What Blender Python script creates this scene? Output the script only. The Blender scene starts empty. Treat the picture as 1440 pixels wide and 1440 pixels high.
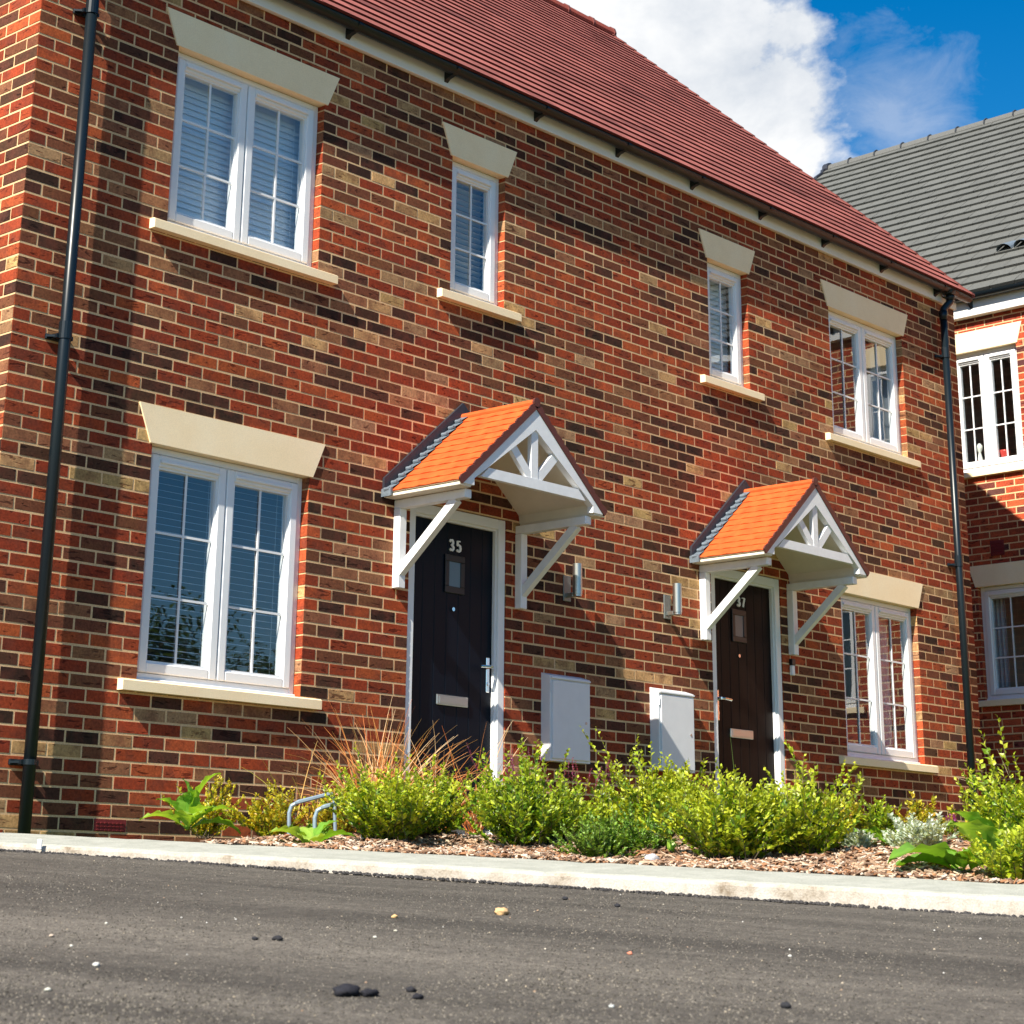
import bpy, math, random
from mathutils import Vector, Matrix, noise
random.seed(7)
R_ = math.radians
scene = bpy.context.scene
COL = scene.collection

# ------------------------------------------------------------------ helpers
class MB:
    """collects faces (with a colour per face and a material slot) for ONE mesh"""
    def __init__(s): s.v=[]; s.f=[]; s.c=[]; s.m=[]
    def face(s, pts, col=(1,1,1), mi=0):
        n=len(s.v); s.v += [tuple(p) for p in pts]; s.f.append(tuple(range(n,n+len(pts)))); s.c.append(col); s.m.append(mi)
    def hexa(s, p, col=(1,1,1), mi=0, skip=()):
        # p: 8 points, 0-3 bottom ring, 4-7 top ring
        n=len(s.v); s.v += [tuple(q) for q in p]
        F=[(3,2,1,0),(4,5,6,7),(0,1,5,4),(1,2,6,5),(2,3,7,6),(3,0,4,7)]
        for i,f in enumerate(F):
            if i in skip: continue
            s.f.append(tuple(n+k for k in f)); s.c.append(col); s.m.append(mi)
    def box(s, x0,x1,y0,y1,z0,z1, col=(1,1,1), mi=0, b=0.0, skip=()):
        if b<=0:
            s.hexa([(x0,y0,z0),(x1,y0,z0),(x1,y1,z0),(x0,y1,z0),(x0,y0,z1),(x1,y0,z1),(x1,y1,z1),(x0,y1,z1)],col,mi,skip); return
        # bevelled box: chamfer all edges
        b=min(b,abs(x1-x0)*.45,abs(y1-y0)*.45,abs(z1-z0)*.45)
        xs=(x0,x0+b,x1-b,x1); ys=(y0,y0+b,y1-b,y1); zs=(z0,z0+b,z1-b,z1)
        n=len(s.v); idx={}
        def V(i,j,k):
            key=(i,j,k)
            if key not in idx: idx[key]=len(s.v); s.v.append((xs[i],ys[j],zs[k]))
            return idx[key]
        def F(*q): s.f.append(tuple(V(*t) for t in q)); s.c.append(col); s.m.append(mi)
        F((0,1,1),(0,1,2),(0,2,2),(0,2,1)); F((3,1,1),(3,2,1),(3,2,2),(3,1,2))
        F((1,0,1),(2,0,1),(2,0,2),(1,0,2)); F((1,3,1),(1,3,2),(2,3,2),(2,3,1))
        F((1,1,0),(1,2,0),(2,2,0),(2,1,0)); F((1,1,3),(2,1,3),(2,2,3),(1,2,3))
        for j,j1,k0,k1 in ((0,1,1,2),(3,2,1,2)):
            F((0,j1,k0),(1,j,k0),(1,j,k1),(0,j1,k1)); F((3,j1,k0),(3,j1,k1),(2,j,k1),(2,j,k0))
        for k,k1 in ((0,1),(3,2)):
            F((0,1,k1),(0,2,k1),(1,2,k),(1,1,k)); F((3,1,k1),(2,1,k),(2,2,k),(3,2,k1))
            F((1,0,k1),(1,1,k),(2,1,k),(2,0,k1)); F((1,3,k1),(2,3,k1),(2,2,k),(1,2,k))
        for i,i1 in ((0,1),(3,2)):
            for j,j1 in ((0,1),(3,2)):
                for k,k1 in ((0,1),(3,2)): F((i,j1,k1),(i1,j,k1),(i1,j1,k))
    def prism(s, poly, axis, a, b, col=(1,1,1), mi=0):
        """poly of 2-D points extruded along axis ('x','y','z') from a to b"""
        def P(q,t):
            return (t,q[0],q[1]) if axis=='x' else ((q[0],t,q[1]) if axis=='y' else (q[0],q[1],t))
        n=len(poly)
        s.face([P(q,a) for q in poly],col,mi); s.face([P(q,b) for q in reversed(poly)],col,mi)
        for i in range(n):
            q,r=poly[i],poly[(i+1)%n]
            s.face([P(q,a),P(q,b),P(r,b),P(r,a)],col,mi)
    def bar(s, p, q, w, h, up=(0,0,1), col=(1,1,1), mi=0, b=0.0):
        """box section bar from p to q; w across, h along 'up'"""
        p=Vector(p); q=Vector(q); d=(q-p).normalized(); up=Vector(up); sx=d.cross(up).normalized(); uz=sx.cross(d).normalized()
        ring=lambda c:[c-sx*w/2-uz*h/2, c+sx*w/2-uz*h/2, c+sx*w/2+uz*h/2, c-sx*w/2+uz*h/2]
        a=ring(p); c=ring(q); s.hexa([*a,*c],col,mi)
    def tube(s, pts, r, n=12, col=(1,1,1), mi=0, caps=True):
        pts=[Vector(p) for p in pts]; rs=r if isinstance(r,(list,tuple)) else [r]*len(pts)
        base=len(s.v); prev=None
        for i,p in enumerate(pts):
            d=(pts[min(i+1,len(pts)-1)]-pts[max(i-1,0)]).normalized()
            if prev is None:
                a=Vector((0,0,1)) if abs(d.z)<.9 else Vector((1,0,0)); u=d.cross(a).normalized()
            else: u=(prev-d*prev.dot(d)).normalized()
            prev=u; w=d.cross(u)
            for k in range(n):
                t=2*math.pi*k/n; s.v.append(tuple(p+(u*math.cos(t)+w*math.sin(t))*rs[i]))
        for i in range(len(pts)-1):
            for k in range(n):
                a=base+i*n+k; b=base+i*n+(k+1)%n
                s.f.append((a,b,b+n,a+n)); s.c.append(col); s.m.append(mi)
        if caps:
            s.f.append(tuple(base+k for k in reversed(range(n)))); s.c.append(col); s.m.append(mi)
            e=base+(len(pts)-1)*n; s.f.append(tuple(e+k for k in range(n))); s.c.append(col); s.m.append(mi)
    def build(s, name, mats, parent=None, smooth=False, recalc=False, loc=None):
        me=bpy.data.meshes.new(name); me.from_pydata(s.v,[],s.f)
        if not isinstance(mats,(list,tuple)): mats=[mats]
        for m in mats: me.materials.append(m)
        at=me.color_attributes.new('Col','FLOAT_COLOR','CORNER')
        buf=[]
        for f,c in zip(s.f,s.c):
            c4=(c[0],c[1],c[2],c[3] if len(c)>3 else 1.0)
            buf += list(c4)*len(f)
        at.data.foreach_set('color',buf)
        me.polygons.foreach_set('material_index',s.m)
        if smooth: me.polygons.foreach_set('use_smooth',[True]*len(s.f))
        me.update()
        if recalc:
            import bmesh
            bm=bmesh.new(); bm.from_mesh(me); bmesh.ops.remove_doubles(bm,verts=bm.verts,dist=1e-5); bmesh.ops.recalc_face_normals(bm,faces=bm.faces); bm.to_mesh(me); bm.free()
        o=bpy.data.objects.new(name,me); COL.objects.link(o)
        if parent: o.parent=parent
        if loc: o.location=loc
        return o

def tag(o,label=None,cat=None,group=None,kind=None):
    if label: o['label']=label
    if cat: o['category']=cat
    if group: o['group']=group
    if kind: o['kind']=kind
    return o
def empty(name,loc=(0,0,0),rz=0):
    o=bpy.data.objects.new(name,None); COL.objects.link(o); o.location=loc; o.rotation_euler=(0,0,rz); o.empty_display_size=.2
    return o

# ------------------------------------------------------------------ materials
def mat(name):
    m=bpy.data.materials.new(name); m.use_nodes=True; nt=m.node_tree; nt.nodes.clear()
    out=nt.nodes.new('ShaderNodeOutputMaterial'); b=nt.nodes.new('ShaderNodeBsdfPrincipled'); nt.links.new(b.outputs[0],out.inputs[0])
    return m,nt,b
def N(nt,t,**kw):
    n=nt.nodes.new(t)
    for k,v in kw.items():
        if k in n.inputs.keys() if isinstance(k,str) else False: n.inputs[k].default_value=v
        else: setattr(n,k,v)
    return n
def ramp(nt,stops,fac=None,interp='LINEAR'):
    r=nt.nodes.new('ShaderNodeValToRGB'); cr=r.color_ramp; cr.interpolation=interp
    while len(cr.elements)<len(stops): cr.elements.new(.5)
    for e,(p,c) in zip(cr.elements,stops): e.position=p; e.color=(c[0],c[1],c[2],1) if not isinstance(c,(int,float)) else (c,c,c,1)
    if fac is not None: nt.links.new(fac,r.inputs[0])
    return r
def mix(nt,fac,a,b,mode='MIX'):
    m=nt.nodes.new('ShaderNodeMix'); m.data_type='RGBA'; m.blend_type=mode
    for sock,v in ((m.inputs[0],fac),(m.inputs[6],a),(m.inputs[7],b)):
        if hasattr(v,'is_output'): nt.links.new(v,sock)
        elif isinstance(v,(int,float)): sock.default_value=v
        else: sock.default_value=(v[0],v[1],v[2],1)
    return m.outputs[2]
def math_(nt,op,a,b=None,c=None):
    m=nt.nodes.new('ShaderNodeMath'); m.operation=op
    for i,v in enumerate((a,b,c)):
        if v is None: continue
        if hasattr(v,'is_output'): nt.links.new(v,m.inputs[i])
        else: m.inputs[i].default_value=v
    return m.outputs[0]
def tex_noise(nt,scale,detail=4,rough=.5,vec=None,dim='3D',dist=0):
    n=nt.nodes.new('ShaderNodeTexNoise'); n.noise_dimensions=dim
    n.inputs['Scale'].default_value=scale; n.inputs['Detail'].default_value=detail; n.inputs['Roughness'].default_value=rough; n.inputs['Distortion'].default_value=dist
    if vec is not None: nt.links.new(vec,n.inputs['Vector'])
    return n
def coords(nt,scale=(1,1,1),rot=(0,0,0)):
    t=nt.nodes.new('ShaderNodeTexCoord'); m=nt.nodes.new('ShaderNodeMapping'); m.inputs['Scale'].default_value=scale; m.inputs['Rotation'].default_value=rot
    nt.links.new(t.outputs['Object'],m.inputs[0]); return m.outputs[0]
def bump(nt,b,h,strength,dist):
    n=nt.nodes.new('ShaderNodeBump'); n.inputs['Strength'].default_value=strength; n.inputs['Distance'].default_value=dist
    nt.links.new(h,n.inputs['Height']); nt.links.new(n.outputs[0],b.inputs['Normal']); return n
M={}
def simple(name,col,rough=.5,metal=0,nscale=0,namt=.1,bumpd=0,spec=.5):
    m,nt,b=mat(name); b.inputs['Roughness'].default_value=rough; b.inputs['Metallic'].default_value=metal
    b.inputs['Specular IOR Level'].default_value=spec
    if nscale:
        n=tex_noise(nt,nscale,5,.6,coords(nt))
        lo=[c*(1-namt) for c in col]; hi=[min(1,c*(1+namt)) for c in col]
        r=ramp(nt,[(.3,lo),(.7,hi)],n.outputs[0]); nt.links.new(r.outputs[0],b.inputs['Base Color'])
        if bumpd: bump(nt,b,n.outputs[0],.6,bumpd)
    else: b.inputs['Base Color'].default_value=(*col,1)
    M[name]=m; return m

def brick_mat():
    # slot 0: brick faces coloured per brick (alpha channel = per brick random)
    m,nt,b=mat('brick'); b.inputs['Roughness'].default_value=.9; b.inputs['Specular IOR Level'].default_value=.2
    at=nt.nodes.new('ShaderNodeAttribute'); at.attribute_name='Col'
    v=coords(nt)
    w4=math_(nt,'MULTIPLY',at.outputs['Alpha'],57.0)
    n1=nt.nodes.new('ShaderNodeTexNoise'); n1.noise_dimensions='4D'; n1.inputs['Scale'].default_value=9; n1.inputs['Detail'].default_value=2; nt.links.new(v,n1.inputs['Vector']); nt.links.new(w4,n1.inputs['W'])
    n2=nt.nodes.new('ShaderNodeTexNoise'); n2.noise_dimensions='4D'; n2.inputs['Scale'].default_value=70; n2.inputs['Detail'].default_value=6; n2.inputs['Roughness'].default_value=.7; nt.links.new(v,n2.inputs['Vector']); nt.links.new(w4,n2.inputs['W'])
    # patchy firing inside a brick
    f1=ramp(nt,[(.45,.0),(.64,1.)],n1.outputs[0])
    c1=mix(nt,math_(nt,'MULTIPLY',f1.outputs[0],.5),at.outputs['Color'],(.16,.045,.028))
    f2=ramp(nt,[(.3,.55),(.7,1.35)],n2.outputs[0])
    c2=mix(nt,1.0,c1,f2.outputs[0],'MULTIPLY')
    # creases of a handmade face: stretched, warped noise, thresholded
    vs=coords(nt,(9,9,34)); nc=nt.nodes.new('ShaderNodeTexNoise'); nc.noise_dimensions='4D'; nc.inputs['Scale'].default_value=.9; nc.inputs['Detail'].default_value=3; nc.inputs['Distortion'].default_value=1.4
    nt.links.new(vs,nc.inputs['Vector']); nt.links.new(w4,nc.inputs['W'])
    cr=ramp(nt,[(.345,0.),(.405,1.)],nc.outputs[0])
    c3=mix(nt,cr.outputs[0],mix(nt,1.0,c2,(.42,.34,.34),'MULTIPLY'),c2)  # shadow in the creases painted as a darker brick tint
    nw=tex_noise(nt,.9,5,.6,v); fw=ramp(nt,[(.3,.74),(.7,.98)],nw.outputs[0]); nt.links.new(mix(nt,1,c3,fw.outputs[0],'MULTIPLY'),b.inputs['Base Color'])
    h=math_(nt,'ADD',math_(nt,'MULTIPLY',n2.outputs[0],.55),math_(nt,'MULTIPLY',cr.outputs[0],.9))
    bump(nt,b,h,.8,.0016)
    M['brick']=m
    m,nt,b=mat('mortar'); b.inputs['Roughness'].default_value=.95; b.inputs['Specular IOR Level'].default_value=.1
    v=coords(nt); n=tex_noise(nt,120,4,.6,v); n3=tex_noise(nt,1.1,3,.5,v)
    r=ramp(nt,[(.3,(.60,.38,.19)),(.7,(.84,.58,.33))],n.outputs[0]); r3=ramp(nt,[(.35,.82),(.65,1.08)],n3.outputs[0])
    nt.links.new(mix(nt,1,r.outputs[0],r3.outputs[0],'MULTIPLY'),b.inputs['Base Color']); bump(nt,b,n.outputs[0],.5,.0004)
    M['mortar']=m
brick_mat()
def attr_mat(name,rough,nscale,namt,bumpd,spec=.4):
    m,nt,b=mat(name); b.inputs['Roughness'].default_value=rough; b.inputs['Specular IOR Level'].default_value=spec
    at=nt.nodes.new('ShaderNodeAttribute'); at.attribute_name='Col'
    n=tex_noise(nt,nscale,5,.6,coords(nt)); r=ramp(nt,[(.3,1-namt),(.7,1+namt)],n.outputs[0])
    nt.links.new(mix(nt,1,at.outputs['Color'],r.outputs[0],'MULTIPLY'),b.inputs['Base Color'])
    if bumpd: bump(nt,b,n.outputs[0],.7,bumpd)
    M[name]=m; return m
attr_mat('tile',.85,60,.22,.002,.25)
attr_mat('chip',.9,80,.25,.001,.2)
simple('grp_tile',(.56,.100,.022),.65,0,9,.22,.0015,.25)
simple('upvc',(.80,.81,.82),.28,0,3,.02)
simple('paint',(.78,.79,.80),.35,0,14,.05,.0006)
simple('cream_grp',(.74,.68,.56),.5,0,8,.05)
simple('stone',(.74,.62,.40),.85,0,5,.07,.0008,.2)
def stone_detail():
    m=M['stone']; nt=m.node_tree; b=nt.nodes['Principled BSDF']
    v=coords(nt); a=tex_noise(nt,1.6,6,.65,v); c=tex_noise(nt,160,3,.6,v)
    r=ramp(nt,[(.25,(.88,.68,.41)),(.5,(.96,.77,.50)),(.75,(.98,.83,.58))],a.outputs[0]); r2=ramp(nt,[(.3,.92),(.7,1.06)],c.outputs[0])
    nt.links.new(mix(nt,1,r.outputs[0],r2.outputs[0],'MULTIPLY'),b.inputs['Base Color'])
stone_detail()
simple('fascia',(.76,.76,.74),.4,0,4,.03)
simple('black_plastic',(.005,.010,.014),.34,0,0,0,0,.4)
simple('dark_trim',(.11,.026,.018),.55,0,10,.1)
simple('lead',(.17,.21,.25),.45,.3,30,.2,.002)
simple('lead_dark',(.022,.025,.036),.5,0,30,.2,.001)
simple('steel',(.50,.52,.50),.38,1.0); simple('steel_plate',(.22,.24,.23),.5,.7)
simple('chrome',(.8,.8,.8),.12,1.0)
simple('blind',(.84,.86,.88),.5,0,6,.03)
simple('room',(.42,.40,.37),.9)
simple('curtain',(.52,.55,.58),.9,0,9,.1)
simple('meter',(.74,.75,.77),.45,0,10,.03)
simple('dark_door35',(.003,.006,.013),.38,0,0,0,0,.12)
simple('black_frame',(.004,.004,.004),.4)
simple('white_num',(.85,.85,.85),.3)
simple('airbrick',(.16,.012,.014),.7,0,40,.2,.001)
simple('verge_tile',(.17,.042,.032),.8,0,20,.2)
simple('rear',(.22,.07,.04),.9,0,12,.3,.002)
simple('hoop',(.24,.31,.37),.35,.2,20,.1)
simple('bark',(.09,.065,.045),.9,0,20,.3,.004)
def door37():
    m,nt,b=mat('dark_door37'); b.inputs['Roughness'].default_value=.45; b.inputs['Specular IOR Level'].default_value=.1
    n=tex_noise(nt,4,5,.6,coords(nt,(9,9,.6))); r=ramp(nt,[(.3,(.004,.0025,.0022)),(.7,(.011,.006,.005))],n.outputs[0]); nt.links.new(r.outputs[0],b.inputs['Base Color']); bump(nt,b,n.outputs[0],.3,.001)
    M['dark_door37']=m
door37()
def glass(name,refl,tint=(1,1,1)):
    m=bpy.data.materials.new(name); m.use_nodes=True; nt=m.node_tree; nt.nodes.clear()
    out=nt.nodes.new('ShaderNodeOutputMaterial'); g=nt.nodes.new('ShaderNodeBsdfGlossy'); g.inputs['Roughness'].default_value=.004; g.inputs['Color'].default_value=(.95,.97,1,1)
    t=nt.nodes.new('ShaderNodeBsdfTransparent'); t.inputs['Color'].default_value=(*tint,1)
    fr=nt.nodes.new('ShaderNodeFresnel'); ge=nt.nodes.new('ShaderNodeNewGeometry'); nt.links.new(math_(nt,'ADD',refl,math_(nt,'MULTIPLY',ge.outputs['Backfacing'],1/refl-refl)),fr.inputs['IOR'])
    # slightly wavy panes
    n=tex_noise(nt,2.2,1,.4,coords(nt)); bp=nt.nodes.new('ShaderNodeBump'); bp.inputs['Strength'].default_value=.5; bp.inputs['Distance'].default_value=.003; nt.links.new(n.outputs[0],bp.inputs['Height']); nt.links.new(bp.outputs[0],g.inputs['Normal'])
    mx=nt.nodes.new('ShaderNodeMixShader'); nt.links.new(fr.outputs[0],mx.inputs[0]); nt.links.new(t.outputs[0],mx.inputs[1]); nt.links.new(g.outputs[0],mx.inputs[2]); nt.links.new(mx.outputs[0],out.inputs[0])
    M[name]=m
glass('glass',2.15,(.90,.94,.95)); glass('obscure',1.6,(.5,.5,.5))

def asphalt():
    m,nt,b=mat('asphalt'); b.inputs['Roughness'].default_value=.82; b.inputs['Specular IOR Level'].default_value=.35
    v=coords(nt); fine=tex_noise(nt,120,4,.75,v); mid=tex_noise(nt,22,6,.7,v)
    # rolled/scuffed streaks lie along the kerb (e = .302,-.953)
    vs=coords(nt,(1,1,1),(0,0,R_(72.4))); mp=nt.nodes.new('ShaderNodeMapping'); mp.inputs['Scale'].default_value=(.22,1.7,1); nt.links.new(vs,mp.inputs[0])
    st=tex_noise(nt,1.1,6,.62,mp.outputs[0],dist=.6)
    big=tex_noise(nt,.55,4,.6,v)
    c=ramp(nt,[(.30,(.066,.057,.047)),(.5,(.100,.088,.072)),(.72,(.142,.125,.102))],mid.outputs[0])
    s=ramp(nt,[(.36,.60),(.5,.96),(.64,1.34)],st.outputs[0]); c1=mix(nt,1,c.outputs[0],s.outputs[0],'MULTIPLY')
    g=ramp(nt,[(.3,.85),(.7,1.2)],big.outputs[0]); c2=mix(nt,1,c1,g.outputs[0],'MULTIPLY')
    ff=ramp(nt,[(.34,.30),(.52,1.0),(.68,1.9)],fine.outputs[0]); c3=mix(nt,1,c2,ff.outputs[0],'MULTIPLY')
    # pale stones showing in the surface
    vo=nt.nodes.new('ShaderNodeTexVoronoi'); vo.inputs['Scale'].default_value=75; nt.links.new(v,vo.inputs['Vector'])
    sel=ramp(nt,[(.955,0.),(.965,1.)],vo.outputs['Color']); dd=ramp(nt,[(.22,1.),(.34,0.)],vo.outputs['Distance'])
    k=math_(nt,'MULTIPLY',sel.outputs[0],dd.outputs[0]); c4=mix(nt,math_(nt,'MULTIPLY',k,.8),c3,(.42,.36,.28))
    nt.links.new(c4,b.inputs['Base Color'])
    h=math_(nt,'ADD',math_(nt,'MULTIPLY',fine.outputs[0],.7),math_(nt,'MULTIPLY',mid.outputs[0],.6)); bump(nt,b,h,.8,.006)
    M['asphalt']=m
asphalt()
def concrete():
    m,nt,b=mat('concrete'); b.inputs['Roughness'].default_value=.9; b.inputs['Specular IOR Level'].default_value=.2
    v=coords(nt); n=tex_noise(nt,8,6,.7,v); f=tex_noise(nt,140,4,.6,v); bl=tex_noise(nt,5,7,.72,v)
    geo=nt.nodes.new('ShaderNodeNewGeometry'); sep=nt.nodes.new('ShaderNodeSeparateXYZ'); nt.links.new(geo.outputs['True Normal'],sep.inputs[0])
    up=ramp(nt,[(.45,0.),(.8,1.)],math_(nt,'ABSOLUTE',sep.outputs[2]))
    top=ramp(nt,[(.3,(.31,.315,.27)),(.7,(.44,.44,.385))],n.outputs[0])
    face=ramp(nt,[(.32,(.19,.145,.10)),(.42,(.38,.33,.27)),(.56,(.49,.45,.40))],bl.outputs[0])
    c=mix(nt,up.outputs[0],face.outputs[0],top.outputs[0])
    ff=ramp(nt,[(.3,.8),(.7,1.12)],f.outputs[0]); nt.links.new(mix(nt,1,c,ff.outputs[0],'MULTIPLY'),b.inputs['Base Color'])
    bump(nt,b,math_(nt,'ADD',f.outputs[0],n.outputs[0]),.7,.004)
    M['concrete']=m
concrete()
def soil():
    m,nt,b=mat('soil'); b.inputs['Roughness'].default_value=.95; b.inputs['Specular IOR Level'].default_value=.1
    v=coords(nt); n=tex_noise(nt,30,6,.75,v)
    r=ramp(nt,[(.3,(.07,.035,.02)),(.5,(.20,.115,.07)),(.7,(.36,.24,.16))],n.outputs[0]); nt.links.new(r.outputs[0],b.inputs['Base Color']); bump(nt,b,n.outputs[0],1,.03)
    M['soil']=m
    m,nt,b=mat('ground'); b.inputs['Roughness'].default_value=.95; b.inputs['Specular IOR Level'].default_value=.1
    n=tex_noise(nt,1.3,8,.7,coords(nt)); r=ramp(nt,[(.3,(.05,.075,.02)),(.7,(.11,.13,.045))],n.outputs[0]); nt.links.new(r.outputs[0],b.inputs['Base Color']); bump(nt,b,n.outputs[0],1,.05)
    M['ground']=m
soil()
def leafmat(name,trans=.35,rough=.42,spec=.5):
    m=bpy.data.materials.new(name); m.use_nodes=True; nt=m.node_tree; nt.nodes.clear()
    out=nt.nodes.new('ShaderNodeOutputMaterial'); b=nt.nodes.new('ShaderNodeBsdfPrincipled'); b.inputs['Roughness'].default_value=rough; b.inputs['Specular IOR Level'].default_value=spec
    at=nt.nodes.new('ShaderNodeAttribute'); at.attribute_name='Col'; nt.links.new(at.outputs['Color'],b.inputs['Base Color'])
    t=nt.nodes.new('ShaderNodeBsdfTranslucent'); tc=mix(nt,1,at.outputs['Color'],(1.5,1.35,.5),'MULTIPLY'); nt.links.new(tc,t.inputs['Color'])
    mx=nt.nodes.new('ShaderNodeMixShader'); mx.inputs[0].default_value=trans; nt.links.new(b.outputs[0],mx.inputs[1]); nt.links.new(t.outputs[0],mx.inputs[2]); nt.links.new(mx.outputs[0],out.inputs[0])
    M[name]=m
leafmat('leaf'); leafmat('grass',.25,.6,.3); leafmat('petal',.3,.6,.2)

# ------------------------------------------------------------------ brickwork
PAL=[((.37,.060,.020),26),((.28,.045,.017),25),((.46,.092,.030),12),((.090,.038,.022),13),((.048,.023,.015),8),((.20,.070,.033),18),((.34,.145,.068),8),((.60,.36,.15),4),((.44,.25,.125),3)]
PAL2=[((.50,.085,.032),40),((.40,.06,.028),24),((.58,.115,.045),20),((.23,.06,.045),10),((.12,.045,.04),4)]
def pick(pal,rnd):
    t=rnd.random()*sum(w for _,w in pal)
    for c,w in pal:
        t-=w
        if t<=0: break
    k=rnd.uniform(.84,1.16); return (c[0]*k,c[1]*k*rnd.uniform(.92,1.08),c[2]*k,rnd.random())
def brickwork(mb,T,U,z0,z1,holes,top=None,rev=False,pal=PAL,seed=1,gauge=.075,L=.225,flip=0,jit=.0018,lit=1):
    """T(u,d,z)->world, d = outward. U = wall length. holes [(u0,u1,z0,z1)]. top(u)-> height limit"""
    rnd=random.Random(seed); k0=int(math.floor(z0/gauge+1e-6)); k1=int(math.ceil(z1/gauge-1e-6)); j=.0054
    last=None
    for k in range(k0,k1):
        zb=max(z0,k*gauge)+j; zt=min(z1,(k+1)*gauge)-j
        if zt-zb<.012: continue
        iv=[(0,U)]
        for (a,b,c,d) in holes:
            if (k+1)*gauge>c+.012 and k*gauge<d-.012:
                nv=[]
                for (p,q) in iv:
                    if b<=p or a>=q: nv.append((p,q)); continue
                    if a>p: nv.append((p,a))
                    if b<q: nv.append((b,q))
                iv=nv
        for (p,q) in iv:
            off=L/2 if (k+flip)%2 else 0
            n=math.floor((p-off)/L+1e-6); brk=[p]; t=off+(n+1)*L
            while t<q-1e-4:
                if t>p+.03 and t<q-.03: brk.append(t)
                t+=L
            brk.append(q)
            for i in range(len(brk)-1):
                a=brk[i]+(j if i>0 else 0); b=brk[i+1]-(j if i<len(brk)-2 else 0)
                if top is not None and zt>min(top(a),top(b)): continue
                c=last if (last and rnd.random()<.16) else pick(pal,rnd); last=c; c=(c[0],c[1],c[2],rnd.random())
                if c[0]>.4 and c[1]>.2: pass
                dz=rnd.uniform(-.0012,.0012); da=rnd.uniform(-.0012,.0012); e=.0016; d=.0030+rnd.uniform(-jit,jit)*.3; tw=rnd.uniform(-.0004,.0004); tv=rnd.uniform(-.0004,.0004)
                A,B,Z0,Z1=a+(da if i>0 else 0),b+(da if i<len(brk)-2 else 0),zb+dz,zt+dz
                ea=e if i>0 else 0; eb=e if i<len(brk)-2 else 0
                q0=[T(A,0,Z0),T(B,0,Z0),T(B,0,Z1),T(A,0,Z1)]
                q1=[T(A+ea,d+tw+tv,Z0+e),T(B-eb,d-tw+tv,Z0+e),T(B-eb,d-tw-tv,Z1-e),T(A+ea,d+tw-tv,Z1-e)]
                mb.face(q1 if not rev else q1[::-1],c,0)
                for s in range(4):
                    t_=(s+1)%4; mb.face([q0[s],q0[t_],q1[t_],q1[s]],c,0)
def holed_plane(mb,T,U,z0,z1,holes,d=0.0016,mi=1,top=None):
    xs=sorted({0,U,*[min(max(h[0],0),U) for h in holes],*[min(max(h[1],0),U) for h in holes]}); zs=sorted({z0,z1,*[h[2] for h in holes],*[h[3] for h in holes]})
    for i in range(len(xs)-1):
        for k in range(len(zs)-1):
            cx=(xs[i]+xs[i+1])/2; cz=(zs[k]+zs[k+1])/2
            if any(h[0]<cx<h[1] and h[2]<cz<h[3] for h in holes): continue
            mb.face([T(xs[i],d,zs[k]),T(xs[i+1],d,zs[k]),T(xs[i+1],d,zs[k+1]),T(xs[i],d,zs[k+1])],(1,1,1,1),mi)
def reveals(mb,T,h,depth,seed,pal=PAL,gauge=.075,sill=True):
    """brick returns at both sides of an opening"""
    rnd=random.Random(seed); u0,u1,z0,z1=h
    for u,sgn in ((u0,1),(u1,-1)):
        mb.face([T(u-sgn*.002,0,z0),T(u-sgn*.002,-depth,z0),T(u-sgn*.002,-depth,z1),T(u-sgn*.002,0,z1)],(1,1,1,1),1)
        k=math.floor(z0/gauge+1e-6)
        while k*gauge<z1-1e-4:
            a=max(z0,k*gauge)+.005; b=min(z1,(k+1)*gauge)-.005; k+=1
            if b-a<.01: continue
            c=pick([p for p in pal if p[0][0]>.3],rnd); uu=u+sgn*.0012
            mb.face([T(uu,.001,a),T(uu,-depth,a),T(uu,-depth,b),T(uu,.001,b)],c,0)
    mb.face([T(u0,0,z1+.001),T(u1,0,z1+.001),T(u1,-depth,z1+.001),T(u0,-depth,z1+.001)],(1,1,1,1),1)
    mb.face([T(u0,0,z0-.001),T(u1,0,z0-.001),T(u1,-depth,z0-.001),T(u0,-depth,z0-.001)],(1,1,1,1),1)

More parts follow.
